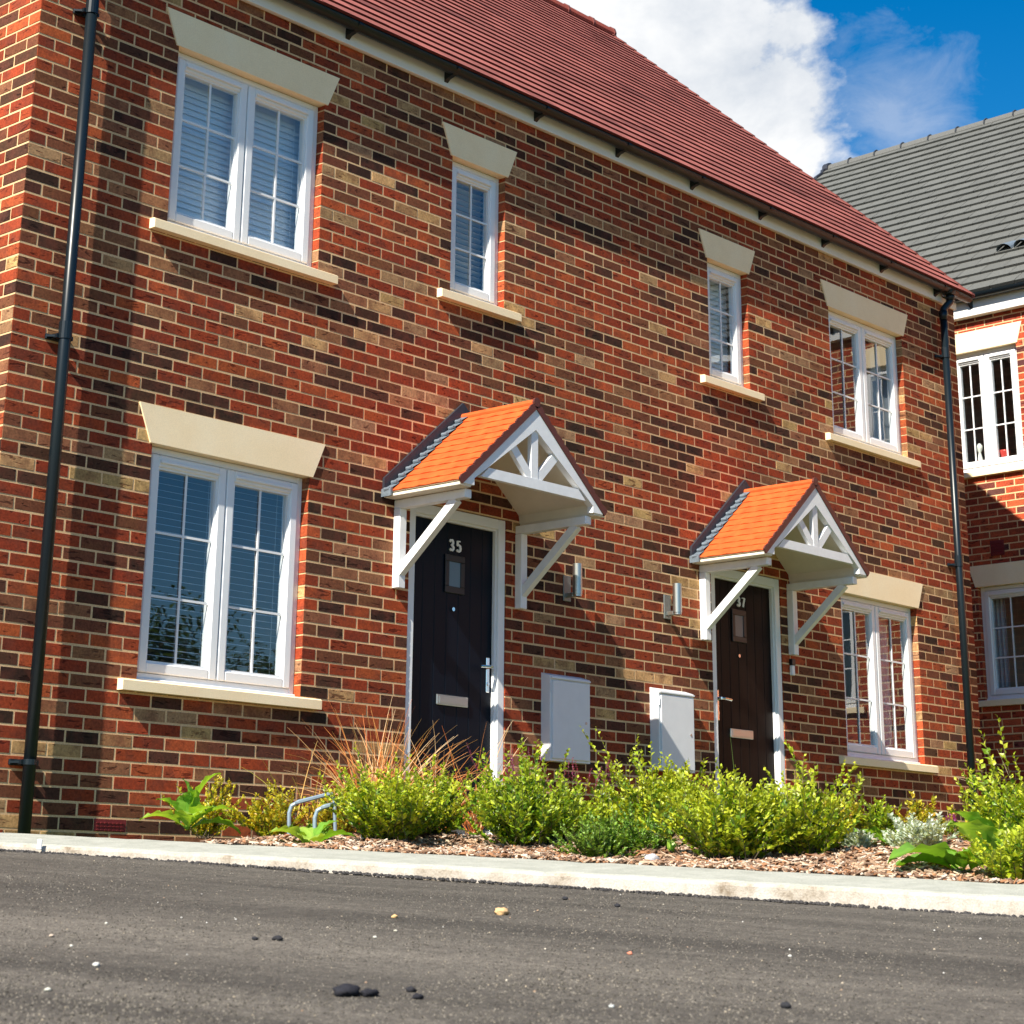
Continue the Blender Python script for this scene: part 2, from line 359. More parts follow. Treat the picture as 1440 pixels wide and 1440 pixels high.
# ------------------------------------------------------------------ window (built in its own frame: x across, y into the wall, z up)
def window(parent,T4,w,h,sashes,blind=None,lintel=True,label=None,rec=.06,room=True,seed=0,lintel_side=.115,sill_side=.13,curt=None,vent=True,glassmat='glass',room_depth=2.2):
    """T4: matrix placing local (x 0..w, y 0 = wall face, z 0..h)"""
    fr=MB(); y0=rec; y1=rec+.07; t=.040
    fr.box(0,t,y0,y1,0,h,b=.004); fr.box(w-t,w,y0,y1,0,h,b=.004); fr.box(t,w-t,y0+.001,y1,h-t,h,b=.004); fr.box(t,w-t,y0+.001,y1,0,t+.01,b=.004)
    sw=(w-2*t)/sashes
    for i in range(1,sashes): fr.box(t+sw*i-.013,t+sw*i+.013,y0+.004,y1,t,h-t,b=.003)
    fr.box(-.004+.005,w-.005,y0-.022,y0+.01,-.004,.018,b=.004)      # nosing at the foot of the frame
    f=fr.build('window',M['upvc'],parent); f.matrix_local=T4
    if label: f['label']=label
    for i in range(sashes):
        a=t+sw*i+.004; b=a+sw-.008; za=t+.012; zb=h-t-.004; s=MB(); p=.058; ya=y0-.012; yb=y0+.05
        s.box(a,a+p,ya,yb,za,zb,b=.006); s.box(b-p,b,ya,yb,za,zb,b=.006); s.box(a+p,b-p,ya+.0005,yb,za,za+p,b=.006); s.box(a+p,b-p,ya+.0005,yb,zb-p-.012,zb,b=.006)
        # inner bead
        q=.012
        for (xx0,xx1,zz0,zz1) in ((a+p,a+p+q,za+p,zb-p-.012),(b-p-q,b-p,za+p,zb-p-.012),(a+p+q,b-p-q,za+p,za+p+q),(a+p+q,b-p-q,zb-p-.012-q,zb-p-.012)): s.box(xx0,xx1,ya+.014,yb,zz0,zz1)
        # glazing bars between the panes
        gx0,gx1,gz0,gz1=a+p+q,b-p-q,za+p+q,zb-p-.012-q; gb=.0068
        s.box((gx0+gx1)/2-gb,(gx0+gx1)/2+gb,y0+.012,y0+.020,gz0,gz1)
        for k in (1,2):
            zz=gz0+(gz1-gz0)*k/3; s.box(gx0,(gx0+gx1)/2-gb,y0+.012,y0+.020,zz-gb,zz+gb); s.box((gx0+gx1)/2+gb,gx1,y0+.012,y0+.020,zz-gb,zz+gb)
        s.build('sash',M['upvc'],f)
        g=MB(); g.face([(gx0,y0+.022,gz0),(gx1,y0+.022,gz0),(gx1,y0+.022,gz1),(gx0,y0+.022,gz1)])
        g.build('glass',M[glassmat],f)
        if vent:
            v=MB(); v.box(a+.06,b-.06,ya-.016,ya-.0005,zb-.050,zb-.030,b=.004); v.build('trickle_vent',M['upvc'],f)
    if blind:
        pitch,tilt,drop=blind; s=MB(); n=int(h*drop/pitch); sl=.0245; rnd=random.Random(seed+5)
        for i in range(n):
            z=h-.06-i*pitch; ta=tilt+rnd.uniform(-.03,.03); cy=y1+.05; dy=sl*math.cos(ta); dz=sl*math.sin(ta)
            s.face([(.05,cy-dy,z-dz),(w-.05,cy-dy,z-dz),(w-.05,cy,z+.003),(.05,cy,z+.003)]); s.face([(.05,cy,z+.003),(w-.05,cy,z+.003),(w-.05,cy+dy,z+dz),(.05,cy+dy,z+dz)])
        for xx in (.12,w/2-.05,w/2+.05,w-.12) if w>.8 else (.1,w-.1): s.box(xx-.001,xx+.001,cy-.026,cy-.025,h-.06-n*pitch,h-.05)
        s.build('blind',M['blind'],f)
    if curt:
        for (ca,cb) in curt:
            s=MB(); nn=28; pts=[]
            for i in range(nn+1):
                u=i/nn; pts.append((ca+(cb-ca)*u, y1+.09+.028*math.sin(u*math.pi*7+seed)))
            for i in range(nn): s.face([(pts[i][0],pts[i][1],.03),(pts[i+1][0],pts[i+1][1],.03),(pts[i+1][0],pts[i+1][1],h-.02),(pts[i][0],pts[i][1],h-.02)])
            s.build('curtain',M['curtain'],f,smooth=True)
    if lintel:
        s=MB(); l=lintel_side; yo=-.014
        poly=[(-.02,0),(w+.02,0),(w+l,.225),(-l,.225)]
        s.prism([(q,r+h) for q,r in poly],'y',yo,rec+.0); s.build('lintel',M['stone'],f)
    s=MB(); ss=sill_side
    s.prism([(-.055,-.066),(-.055,-.012),(-.04,-.004),(rec-.001,.0-.0012),(rec-.001,-.066)],'x',-ss,w+ss); s.build('sill',M['stone'],f)
    if room:
        s=MB(); yb=y1+room_depth; e=.25
        s.face([(-e,yb,-.9),(w+e,yb,-.9),(w+e,yb,h+.35),(-e,yb,h+.35)]); s.face([(-e,y1,-.9),(-e,yb,-.9),(-e,yb,h+.35),(-e,y1,h+.35)]); s.face([(w+e,y1,-.9),(w+e,y1,h+.35),(w+e,yb,h+.35),(w+e,yb,-.9)])
        s.face([(-e,y1,h+.35),(-e,yb,h+.35),(w+e,yb,h+.35),(w+e,y1,h+.35)]); s.face([(-e,y1,-.9),(w+e,y1,-.9),(w+e,yb,-.9),(-e,yb,-.9)])
        for (xa,xb,zc,zd) in ((-e,0,-.9,h+.35),(w,w+e,-.9,h+.35),(0,w,-.9,0),(0,w,h,h+.35)): s.face([(xa,y1+.001,zc),(xb,y1+.001,zc),(xb,y1+.001,zd),(xa,y1+.001,zd)])
        s.build('room_lining',M['room'],f)
    return f
def Tm(x,y,z): return Matrix.Translation((x,y,z))

# ================================================================== HOUSE PAIR
L=10.575; ZB=-1.2; ZT=4.42
J0,J1=1.0125,2.25; S0,S1=3.4875,4.05; D0,D1=3.15,4.10; ZU=3.8625
house=empty('brick_house',(0,0,-.85)); tag(house,'pair of red brick houses with two black front doors under orange canopies and red roof','house')
HP=Matrix.Translation((0,0,.85))     # children are built in world coordinates and shifted once
class _P: pass
def hpart(mb,name,mats,**k):
    o=mb.build(name,mats,house,**k); o.matrix_local=HP; return o
front_holes=[(J0,J1,0,1.35),(J0,J1,2.7,ZU),(S0,S1,2.85,ZU),(D0,D1,-.75,1.346),(L-J1,L-J0,0,1.35),(L-J1,L-J0,2.7,ZU),(L-S1,L-S0,2.85,ZU),(L-D1,L-D0,-.75,1.346)]
Tf=lambda u,d,z:(u,-d,z)
wall=MB()
air=[(.7875,1.0125,-.825,-.75),(2.1375,2.3625,-.675,-.6)]
brickwork(wall,Tf,L,ZB,ZT,front_holes+air,seed=11)
holed_plane(wall,Tf,L,ZB,ZT,front_holes)
for i,h in enumerate(front_holes): reveals(wall,Tf,h,.16,30+i)
DEP=8.66
gtop=lambda u: 4.40+.925*min(u,DEP-u)
Tg=lambda u,d,z:(-d,u,z)
brickwork(wall,Tg,DEP,ZB,8.4,[],top=gtop,seed=21,flip=0,rev=True)
wall.face([(0,0,ZB),(0,DEP,ZB),(0,DEP,ZT),(0,DEP/2,8.42),(0,0,ZT)],(1,1,1,1),1)
Tg2=lambda u,d,z:(L+d,u,z)
brickwork(wall,Tg2,DEP,ZB,8.4,[],top=gtop,seed=22)
wall.face([(L,0,ZB),(L,DEP,ZB),(L,DEP,ZT),(L,DEP/2,8.42),(L,0,ZT)],(1,1,1,1),1)
Tb=lambda u,d,z:(u,DEP+d,z)
wall.face([(0,DEP,ZB),(L,DEP,ZB),(L,DEP,ZT),(0,DEP,ZT)],(.3,.06,.03,1),0)
hpart(wall,'wall',[M['brick'],M['mortar']])
for (a,b,c,d) in air:
    s=MB(); s.box(a+.005,b-.005,-.004,.06,c+.005,d-.005)
    for i in range(7):
        for k in range(3):
            xx=a+.02+i*.027; zz=c+.012+k*.018; s.box(xx,xx+.02,-.009,-.004,zz,zz+.0045)
    hpart(s,'air_brick',M['airbrick'])

bl_c=(.0415,R_(76),.99); bl_o=(.040,R_(12),.99); bl_h=(.042,R_(-18),.99)
def win(x,z,w,h,n,**k):
    return window(house,HP@Tm(x,0,z),w,h,n,**k)
win(J0,0,J1-J0,1.35,2,blind=bl_o,label='left ground floor window with an open blind, reflecting trees')
win(J0,2.7,J1-J0,ZU-2.7,2,blind=bl_c,label='left upper window with a closed pale blind',seed=3)
win(S0,2.85,S1-S0,ZU-2.85,1,blind=bl_h,label='narrow upper window with a half open blind',seed=4)
win(L-S1,2.85,S1-S0,ZU-2.85,1,blind=(.0415,R_(74),.99),label='narrow upper window right of the party wall',seed=5)
win(L-J1,2.7,J1-J0,ZU-2.7,2,curt=[(.02,.16),(1.02,1.2)],label='right upper window with curtains',seed=6)
win(L-J1,0,J1-J0,1.35,2,curt=[(.9,1.06)],blind=None,label='right ground floor window with a curtain',seed=7)

# ------------------------------------------------------------------ doors
def digit(mb,ch,x,z,h,y):
    w=h*.52
    P={'3':[(.08,.80),(.28,.97),(.62,.99),(.86,.86),(.84,.66),(.62,.54),(.40,.52),(.66,.48),(.92,.34),(.90,.14),(.64,.0),(.30,.0),(.04,.14)],
       '5':[(.86,.97),(.22,.97),(.14,.56),(.46,.64),(.80,.56),(.94,.34),(.84,.10),(.54,.0),(.24,.02),(.04,.14)],
       '7':[(.04,.94),(.90,.94),(.66,.60),(.44,.30),(.34,.0)]}[ch]
    pts=[Vector((x+a*w,y,z+b*h)) for a,b in P]
    for i in range(len(pts)-1):
        a,b=pts[i],pts[i+1]; d=(b-a).normalized(); t=h*(.055+.065*abs(d.z)); nrm=Vector((-d.z,0,d.x))*t; ex=d*h*.02
        q=[a-ex-nrm,b+ex-nrm,b+ex+nrm,a-ex+nrm]
        mb.hexa([*[v+Vector((0,.0,0)) for v in q],*[v-Vector((0,.006+.0004*i,0)) for v in q]])
def door(x0,num,leafmat,flipx,label,grooves=7):
    w=D1-D0; z0,z1=-.75,1.342; X=lambda t:(x0+t if not flipx else x0+w-t)
    def bx(mb,ua,ub,*r,**k): a_,b_=sorted((X(ua),X(ub))); mb.box(a_,b_,*r,**k)
    yl=.052
    lf=MB(); a0,a1=.072,w-.072
    # boarded leaf: planks with V grooves
    n=grooves; pw=(a1-a0)/n
    for i in range(n): bx(lf,a0+i*pw+.0015,a0+(i+1)*pw-.0015,yl,yl+.04,z0+.03,z1-.072,b=.003)
    bx(lf,a0,a1,yl+.003,yl+.045,z0+.03,z1-.072)
    d=hpart(lf,'door',leafmat); d['label']=label
    def sub(mb,name,m,**k): return mb.build(name,m,d,**k)
    f=MB(); 
    f.box(x0,x0+.068,.006,.09,z0,z1,b=.005); f.box(x0+w-.068,x0+w,.006,.09,z0,z1,b=.005); f.box(x0+.068,x0+w-.068,.007,.09,z1-.070,z1,b=.005)
    f.box(x0+.068,x0+.082,.028,.09,z0,z1-.07); f.box(x0+w-.082,x0+w-.068,.028,.09,z0,z1-.07); f.box(x0+.082,x0+w-.082,.028,.09,z1-.084,z1-.07)
    f.box(x0,x0+w,-.02,.09,z0-.03,z0+.0,b=.004)
    sub(f,'door_frame',M['upvc'])
    cx=x0+w/2+(.012 if not flipx else -.045)
    v=MB(); vx=cx-.065; zc=.835
    v.box(vx-.03,vx+.16,yl-.012,yl-.0008,zc-.045,zc,b=.003); v.box(vx-.03,vx+.16,yl-.012,yl-.0008,zc+.165,zc+.21,b=.003); v.box(vx-.03,vx+.01,yl-.012,yl-.0008,zc,zc+.165,b=.003); v.box(vx+.12,vx+.16,yl-.012,yl-.0008,zc,zc+.165,b=.003)
    sub(v,'vision_frame',M['black_frame'])
    g=MB(); g.box(vx+.01,vx+.12,yl-.006,yl-.001,zc,zc+.165); sub(g,'vision_panel',M['obscure_front'])
    for ch,dx in ((num[0],-.052),(num[1],.018)):
        nmb=MB(); digit(nmb,ch,cx+dx+(.035 if flipx else 0),1.075,.072,yl-.001); sub(nmb,'house_number',M['white_num'])
    p=MB(); p.tube([(cx-.01,yl-.012,.685),(cx-.01,yl,.685)],.013,16); sub(p,'peephole',M['chrome'],smooth=False)
    l=MB(); lx=cx-.005; l.box(lx-.15,lx+.15,yl-.014,yl-.0006,.055,.122,b=.004); l.box(lx-.13,lx+.13,yl-.018,yl-.0145,.068,.110,b=.0015); sub(l,'letter_plate',M['steel'])
    hmb=MB(); hx=X(w-.072-.05); s=-1 if not flipx else 1
    hmb.box(hx-.016,hx+.016,yl-.008,yl-.0006,.17,.40,b=.003); hmb.tube([(hx,yl-.006,.335),(hx,yl-.045,.335)],.011,10); hmb.tube([(hx,yl-.045,.335),(hx+s*.03,yl-.052,.335),(hx+s*.12,yl-.050,.330)],.0095,10)
    hmb.tube([(hx,yl-.014,.225),(hx,yl-.002,.225)],.011,12)
    sub(hmb,'handle',M['chrome'],smooth=False)
    bk=MB(); bk.face([(x0-.2,.10,z0-.3),(x0+w+.2,.10,z0-.3),(x0+w+.2,.10,z1+.1),(x0-.2,.10,z1+.1)]); sub(bk,'backing',M['room'])
simple('obscure_front',(.13,.16,.18),.15)
door(D0,'35',M['dark_door35'],False,'navy black boarded front door numbered 35')
door(L-D1,'37',M['dark_door37'],True,'dark brown black front door numbered 37')

# ------------------------------------------------------------------ canopies
def canopy(c,label):
    D=.675; hw=.725; za=1.978; ze=1.350; sl=(za-ze)/hw
    n=11; t=MB(); ve=MB()
    for s in (-1,1):
        for i in range(n):
            u0=i/n; u1=(i+1)/n   # from ridge down
            x_0=c+s*hw*u0; x_1=c+s*hw*u1; z_0=za-(za-ze)*u0; z_1=za-(za-ze)*u1
            nx,nz=s*sl/math.hypot(1,sl),1/math.hypot(1,sl); lip=.0095
            # rows run along the canopy; the tail of each row is lifted
            m_=14
            for q in range(m_):
                y0=-D*q/m_; y1=-D*(q+1)/m_
                wv=lambda y:.0035*math.sin(y*46+i*1.7)
                a0,a1=.004,lip
                P=[(x_0+nx*a0,y0,z_0+nz*a0),(x_0+nx*a0,y1,z_0+nz*a0),(x_1+nx*(a1+wv(y1)),y1,z_1+nz*(a1+wv(y1))),(x_1+nx*(a1+wv(y0)),y0,z_1+nz*(a1+wv(y0)))]
                t.face(P); t.face([P[3],P[2],(x_1,y1,z_1),(x_1,y0,z_1)])
            # scalloped verge piece at the front
            xm=(x_0+x_1)/2; zm=(z_0+z_1)/2; th=.030
            poly=[(x_0+nx*.008,z_0+nz*.008),(x_0*.35+x_1*.65+nx*.021,z_0*.35+z_1*.65+nz*.021),(x_1+nx*.014,z_1+nz*.014),(x_1-nx*th,z_1-nz*th),(x_0-nx*th,z_0-nz*th)]
            ve.prism(poly,'y',-D-.014,-D-.0005)
    ve.tube([(c,-D+.001,za+.006),(c,-D-.016,za+.006)],.032,12)
    t.tube([(c,.0,za+.004),(c,-D,za+.004)],.026,12)
    o=hpart(t,'canopy',M['grp_tile']); o['label']=label
    def sub(mb,name,m,**k): return mb.build(name,m,o,**k)
    sub(ve,'verge',M['dark_trim'])
    # flashing against the wall
    f=MB(); nxs=1/math.hypot(1,sl)
    for s in (-1,1):
        nx,nz=s*sl*nxs,nxs
        A=(c+s*(hw+.012),ze-.012); B=(c,za)
        up=.085
        f.prism([(A[0]-s*.0,A[1]-.01),(B[0],B[1]+.0),(B[0],B[1]+up/nz),(A[0]+nx*up*.9,A[1]+nz*up*.9+.0),(A[0]+nx*up*.9-s*.0,A[1]-.01)] if False else [(A[0],A[1]),(B[0],B[1]),(B[0],B[1]+up/nz*.95),(A[0]+s*.0,A[1]+up/nz*.95)],'y',-.022,-.003)
    sub(f,'upstand',M['lead_dark'])
    f=MB()
    for s in (-1,1):
        nx,nz=s*sl*nxs,nxs
        for i in range(n):
            u0=i/n; u1=(i+1)/n; x_0=c+s*hw*u0; x_1=c+s*hw*u1; z_0=za-(za-ze)*u0; z_1=za-(za-ze)*u1
            f.face([(x_0+nx*.012,-.02,z_0+nz*.012),(x_0+nx*.010,-.085,z_0+nz*.010),(x_1+nx*.026,-.085,z_1+nz*.026),(x_1+nx*.028,-.02,z_1+nz*.028)])
            f.face([(x_1+nx*.028,-.02,z_1+nz*.028),(x_1+nx*.026,-.085,z_1+nz*.026),(x_1,-.085,z_1),(x_1,-.02,z_1)])
            f.tube([(x_1+nx*.02,-.03,z_1+nz*.02),(x_1+nx*.024,-.075,z_1+nz*.024)],[.016,.010],8)
        f.prism([(c+s*(hw+.004),ze-.02),(c+s*(hw+.004),ze+.03),(c+s*(hw+.022),ze+.02),(c+s*(hw+.022),ze-.03)],'y',-.09,-.004)
    sub(f,'flashing',M['lead'],smooth=False)
    # moulded ceiling of the canopy
    s_=MB(); inn=.60; zi=ze+.0; ztop=za-.10
    for s in (-1,1):
        s_.face([(c,-.001,ztop),(c,-D+.01,ztop),(c+s*inn,-D+.01,zi+.045),(c+s*inn,-.001,zi+.045)])
        s_.face([(c+s*inn,-.001,zi+.045),(c+s*inn,-D+.01,zi+.045),(c+s*(inn+.01),-D+.01,zi-.012),(c+s*(inn+.01),-.001,zi-.012)])
        a,b=sorted((c+s*(inn+.0105),c+s*(hw-.004))); s_.box(a,b,-D+.002,-.003,zi-.030,zi-.010,b=.003)
        s_.face([(c+s*(inn+.01),-.001,zi-.012),(c+s*(inn+.01),-D+.01,zi-.012),(c+s*(hw),-D+.01,zi+.0),(c+s*(hw),-.001,zi+.0)])
    sub(s_,'soffit',M['cream_grp'])
    # gable truss
    g=MB(); y0,y1=-D-.006,-D+.045; bw=.150
    for s in (-1,1):
        g.prism([(c,za-.030),(c+s*(hw-.020),ze-.015),(c+s*(hw-.135),ze-.015),(c+s*(hw-.135),ze+.030),(c,za-.030-bw)][::(1 if s>0 else -1)],'y',y0,y1)
    # tie, king post, struts
    yi0,yi1=y0+.008,y1-.004
    g.prism([(c-.52,1.405),(c+.52,1.405),(c+.445,1.472),(c-.445,1.472)],'y',yi0,yi1)
    g.prism([(c-.033,1.46),(c+.033,1.46),(c+.033,1.84),(c-.033,1.84)],'y',yi0+.002,yi1-.002)
    for s in (-1,1):
        a=Vector((c+s*.03,0,1.47)); b=Vector((c+s*.25,0,1.69)); d=(b-a).normalized(); nrm=Vector((-d.z,0,d.x))*.031
        P=[a-nrm,b-nrm,b+nrm,a+nrm]; g.prism([(p.x,p.z) for p in P],'y',yi0+.004,yi1-.004)
    sub(g,'truss',M['paint'])
    for s in (-1,1):
        b=MB(); xc=c+s*.595; hwd=.032
        b.box(xc-hwd,xc+hwd,-.062,-.002,.745,1.258,b=.004)
        b.box(xc-hwd+.001,xc+hwd-.001,-.635,-.003,1.259,1.316,b=.004)
        p=Vector((xc,-.035,.84)); q=Vector((xc,-.535,1.262)); b.bar(p,q,.05,.056,up=(0,1,0))
        sub(b,'bracket',M['paint'])
canopy(3.625,'orange tiled porch canopy over the left front door')
canopy(L-3.625,'orange tiled porch canopy over the right front door')

# ------------------------------------------------------------------ lamps, meter boxes, bell
def lamp(x,label):
    m=MB(); z=.93
    m.box(x-.035,x+.045,-.012,-.002,z-.07,z+.11,b=.003)
    o=hpart(m,'wall_lamp',M['steel_plate']); o['label']=label
    k=MB(); k.box(x-.012,x+.02,-.075,-.012,z-.045,z-.015,b=.003); k.tube([(x+.004,-.105,z-.03),(x+.004,-.105,z-.045)],.03,16); k.build('arm',M['steel'],o)
    t=MB(); t.tube([(x+.004,-.105,z-.03),(x+.004,-.105,z+.185)],.034,24); t.build('lamp_tube',M['steel'],o,smooth=False)
lamp(4.735,'steel tube wall lamp right of the left door'); lamp(5.90,'steel tube wall lamp left of the right door')
def meterbox(x0,x1,label):
    m=MB(); y=-.082; z0,z1=-.25,.33
    m.prism([(-.002,z0+.0),(y,z0),(y,z1-.012),(-.002,z1+.012)],'x',x0,x1)
    o=hpart(m,'meter_box',M['meter']); o['label']=label
    d=MB(); d.box(x0+.022,x1-.012,y-.010,y-.001,z0+.015,z1-.040,b=.004); d.box(x0+.004,x1-.004,y-.014,y-.001,z1-.032,z1-.020,b=.002); dd=d.build('box_door',M['meter'],o)
    k=MB(); k.tube([(x1-.055,y-.013,z0+.27),(x1-.055,y-.0102,z0+.27)],.010,10); k.build('lock',M['steel'],dd) if False else k.build('lock',M['steel'],o)
    for hz in (z1-.12,z0+.06):
        h=MB(); h.tube([(x0+.006,y-.004,hz),(x0+.006,y-.004,hz+.06)],.005,8); h.build('hinge',M['meter'],o)
meterbox(4.47,4.90,'white meter box nearer the left door'); meterbox(5.685,6.115,'white meter box nearer the right door')
b=MB(); b.box(7.515,7.565,-.035,-.002,.665,.715,b=.003); o=hpart(b,'door_sensor',M['black_frame']); b=MB(); b.box(7.520,7.560,-.030,-.002,.585,.664,b=.004); b.build('button_plate',M['white_num'],o)

# ------------------------------------------------------------------ eaves, roof
YF=-.045
f=MB(); f.box(-.04,10.30,YF,-.010,4.342,4.56,b=.003); f.box(-.05,L+.05,-.0095,.02,4.352,4.42); hpart(f,'fascia',M['fascia'])
# gutter: half round trough
g=MB(); gy=-.124; gz=4.462; R=.054; seg=12
xa,xb=-.09,L+.09; 
for k in range(seg):
    t0=math.pi*k/seg; t1=math.pi*(k+1)/seg
    P=lambda t,r:(gy+r*math.cos(t),gz-.92*r*math.sin(t))
    for r,fl in ((R,0),(R-.004,1)):
        a=P(t0,r); b_=P(t1,r); q=[(xa,*a),(xb,*a),(xb,*b_),(xa,*b_)]
        g.face(q if fl else q[::-1])
for x in (xa,xb): g.face([(x,gy+R*math.cos(math.pi*k/seg),gz-.92*R*math.sin(math.pi*k/seg)) for k in range(seg+1)])
g.bar((xa,gy-R,gz),(xb,gy-R,gz),.006,.012); 
for i in range(12):
    x=.45+i*.97
    if x<L: g.prism([(YF-.001,gz-.005),(YF-.001,gz-.088),(YF-.030,gz-.066),(gy-.01,gz-.052),(gy-R-.005,gz-.02),(gy-R-.005,gz+.002)],'x',x-.018,x+.018)
hpart(g,'gutter',M['black_plastic'])
TAN=.920; RY=4.33; EY=-.190; EZ=4.462
def roof():
    t=MB(); rnd=random.Random(5); cs=math.hypot(1,TAN); g_=.20; nrow=int((RY-EY)*cs/g_); nrm=Vector((0,-TAN/cs,1/cs)); xl,xr=-.07,L+.09
    for side in (0,1):
        for i in range(nrow+1):
            s0=i*g_; s1=min((i+1)*g_+.0,(RY-EY)*cs)
            y0=EY+s0/cs; y1=EY+s1/cs; z0=EZ+s0*TAN/cs; z1=EZ+s1*TAN/cs
            off=(.15 if i%2 else 0)
            x=xl-off
            while x<xr:
                a=max(x+.0008,xl); b=min(x+.3-.0008,xr); x+=.3
                if b-a<.01: continue
                k=rnd.uniform(.80,1.16); c=(.285*k,.088*k,.072*k)
                if rnd.random()<.06: c=(.20*k,.06*k,.05*k)
                lf=.0145+rnd.uniform(-.0008,.001); tl=rnd.uniform(-.0006,.0006); lo=.0005
                P=[Vector((a,y0,z0))+nrm*(lf+tl),Vector((b,y0,z0))+nrm*(lf-tl),Vector((b,y1,z1))+nrm*lo,Vector((a,y1,z1))+nrm*lo]
                Q=[Vector((a,y0,z0))-nrm*.004,Vector((b,y0,z0))-nrm*.004]
                if side:
                    fl=lambda v:Vector((v.x,2*RY-v.y,v.z)); P=[fl(v) for v in P][::-1]; 
                    t.face(P,c); continue
                t.face(P,c); t.face([Q[0],Q[1],P[1],P[0]],(c[0]*.30,c[1]*.12,c[2]*.1))  # tail edges get a darker colour, their shade painted in
    # solid under-roof
    t.prism([(EY+.10,EZ-.012+.10*TAN),(RY,EZ-.012+(RY-EY)*TAN),(2*RY-EY,EZ-.012),(2*RY-EY,EZ-.05),(RY,EZ-.06+(RY-EY)*TAN),(EY+.10,EZ-.03+.10*TAN)],'x',xl+.004,xr-.004,(.2,.05,.035))
    # ridge tiles
    zr=EZ+(RY-EY)*TAN
    x=xl
    while x<xr-.05:
        b=min(x+.448,xr); t.tube([(x,RY,zr-.035),(b,RY,zr-.035)],[.098,.092],10,(.27,.06,.042)); t.tube([(b-.02,RY,zr-.033),(b+.012,RY,zr-.033)],.104,10,(.16,.05,.045)); x+=.45
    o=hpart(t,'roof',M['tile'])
    # dry verge caps stepping up both gables
    for X,sg in ((xr,1),(xl,-1)):
        v=MB()
        n=int((RY-EY)*cs/.2)
        for sd in (0,1):
            for i in range(n+1):
                s0=i*.2; s1=min(s0+.215,(RY-EY)*cs-.02)
                if s1-s0<.05: continue
                pts=[]
                for s_,up in ((s0,.022),(s1,.012)):
                    y=EY+s_/cs; z=EZ+s_*TAN/cs; 
                    if sd: y=2*RY-y
                    pts.append((y,z+up*cs)); 
                (ya,za_),(yb,zb_)=pts
                a,b=sorted((X-sg*.045,X+sg*.012)); dp=.045
                v.hexa([(a,ya,za_-dp),(b,ya,za_-dp),(b,yb,zb_-dp),(a,yb,zb_-dp),(a,ya,za_),(b,ya,za_),(b,yb,zb_),(a,yb,zb_)])
        v.build('verge',M['verge_tile'],o)
roof()
def pipe(x,top_swan,clips,zb,label):
    m=MB(); y=-.078; r=.034
    if top_swan:
        pts=[(x+.075,gy,gz-.03),(x+.075,gy,gz-.09),(x+.070,gy+.003,gz-.12),(x+.010,y-.003,gz-.20),(x,y,gz-.235),(x,y,gz-.28)]
        m.tube(pts,r,16); m.tube([(x,y,gz-.26),(x,y,zb)],r,16); m.tube([(x,y,gz-.31),(x,y,gz-.22)],r+.007,16); m.tube([(x+.075,gy,gz-.04),(x+.075,gy,gz-.11)],r+.010,16)
        m.box(x+.0,x+.15,gy-.058,gy+.054,gz-.06,gz-.004,b=.01)
    else: m.tube([(x,y,gz-.02),(x,y,zb)],r,16)
    o=hpart(m,'downpipe',M['black_plastic'],smooth=True); o['label']=label
    o.data.polygons.foreach_set('use_smooth',[len(p.vertices)==4 for p in o.data.polygons])
    for z in clips:
        k=MB(); k.tube([(x,y,z-.014),(x,y,z+.014)],r+.006,16); k.box(x-.085,x+.085,-.020,-.003,z-.016,z+.016,b=.004); k.box(x-.055,x-.03,y,-.004,z-.012,z+.012); k.box(x+.03,x+.055,y,-.004,z-.012,z+.012)
        k.bar((x-.082,-.02,z-.0),(x-.03,y+.01,z-.0),.02,.012)
        if z!=clips[-1]: k.tube([(x,y,z+.012),(x,y,z+.085)],r+.005,16)
        k.build('pipe_clip',M['black_plastic'],o)
pipe(.298,False,[3.815,1.82,-.49],-.98,'left black downpipe'); pipe(10.235,True,[3.79,1.81,-.2],-.98,'right black downpipe with a swan neck')

# ================================================================== NEIGHBOUR (own frame: s along its wall towards the back, wall faces -x)
nb=empty('brick_house',(12.9,0,-.85),R_(-1.8)); tag(nb,'red brick house behind on the right with a grey tiled roof and white casement windows','house')
NP=Matrix.Translation((0,0,.85))
def npart(mb,name,mats,**k): o=mb.build(name,mats,nb,**k); o.matrix_local=NP; return o
NS0,NS1=-7.6,5.75; NZT=5.02; UN=NS1-NS0
# u runs from NS1 (back) towards the camera so that x across windows reads left to right as seen from -x side
Tn=lambda u,d,z:(-d,NS1-u,z)
def nh(sl,sr,z0,z1): return (NS1-sl,NS1-sr,z0,z1)
nholes=[nh(1.40,.55,3.29,4.62),nh(1.21,-.06,.875,2.05),nh(-1.42,-2.30,3.29,4.62),nh(-2.5,-3.7,.875,2.05),nh(-4.8,-6.0,3.29,4.62),nh(-4.8,-6.0,.875,2.05)]
w=MB(); brickwork(w,Tn,UN,-1.3,NZT,nholes,pal=PAL2,seed=41); holed_plane(w,Tn,UN,-1.3,NZT,nholes)
for i,h in enumerate(nholes): reveals(w,Tn,h,.16,60+i,PAL2)
NW=9.0
for s in (NS0,NS1): w.face([(0,s,-1.3),(NW,s,-1.3),(NW,s,NZT),(NW/2,s,NZT+4.02),(0,s,NZT)],(.4,.075,.035,.5),0)
w.face([(NW,NS0,-1.3),(NW,NS1,-1.3),(NW,NS1,NZT),(NW,NS0,NZT)],(.4,.075,.035,.5),0)
npart(w,'wall',[M['brick'],M['mortar']])
labs=['upper window with small ornaments on its sill','ground floor window in the shadow of the nearer house','narrow upper window','wide ground floor window','far upper window','far ground floor window']
nwins=[]
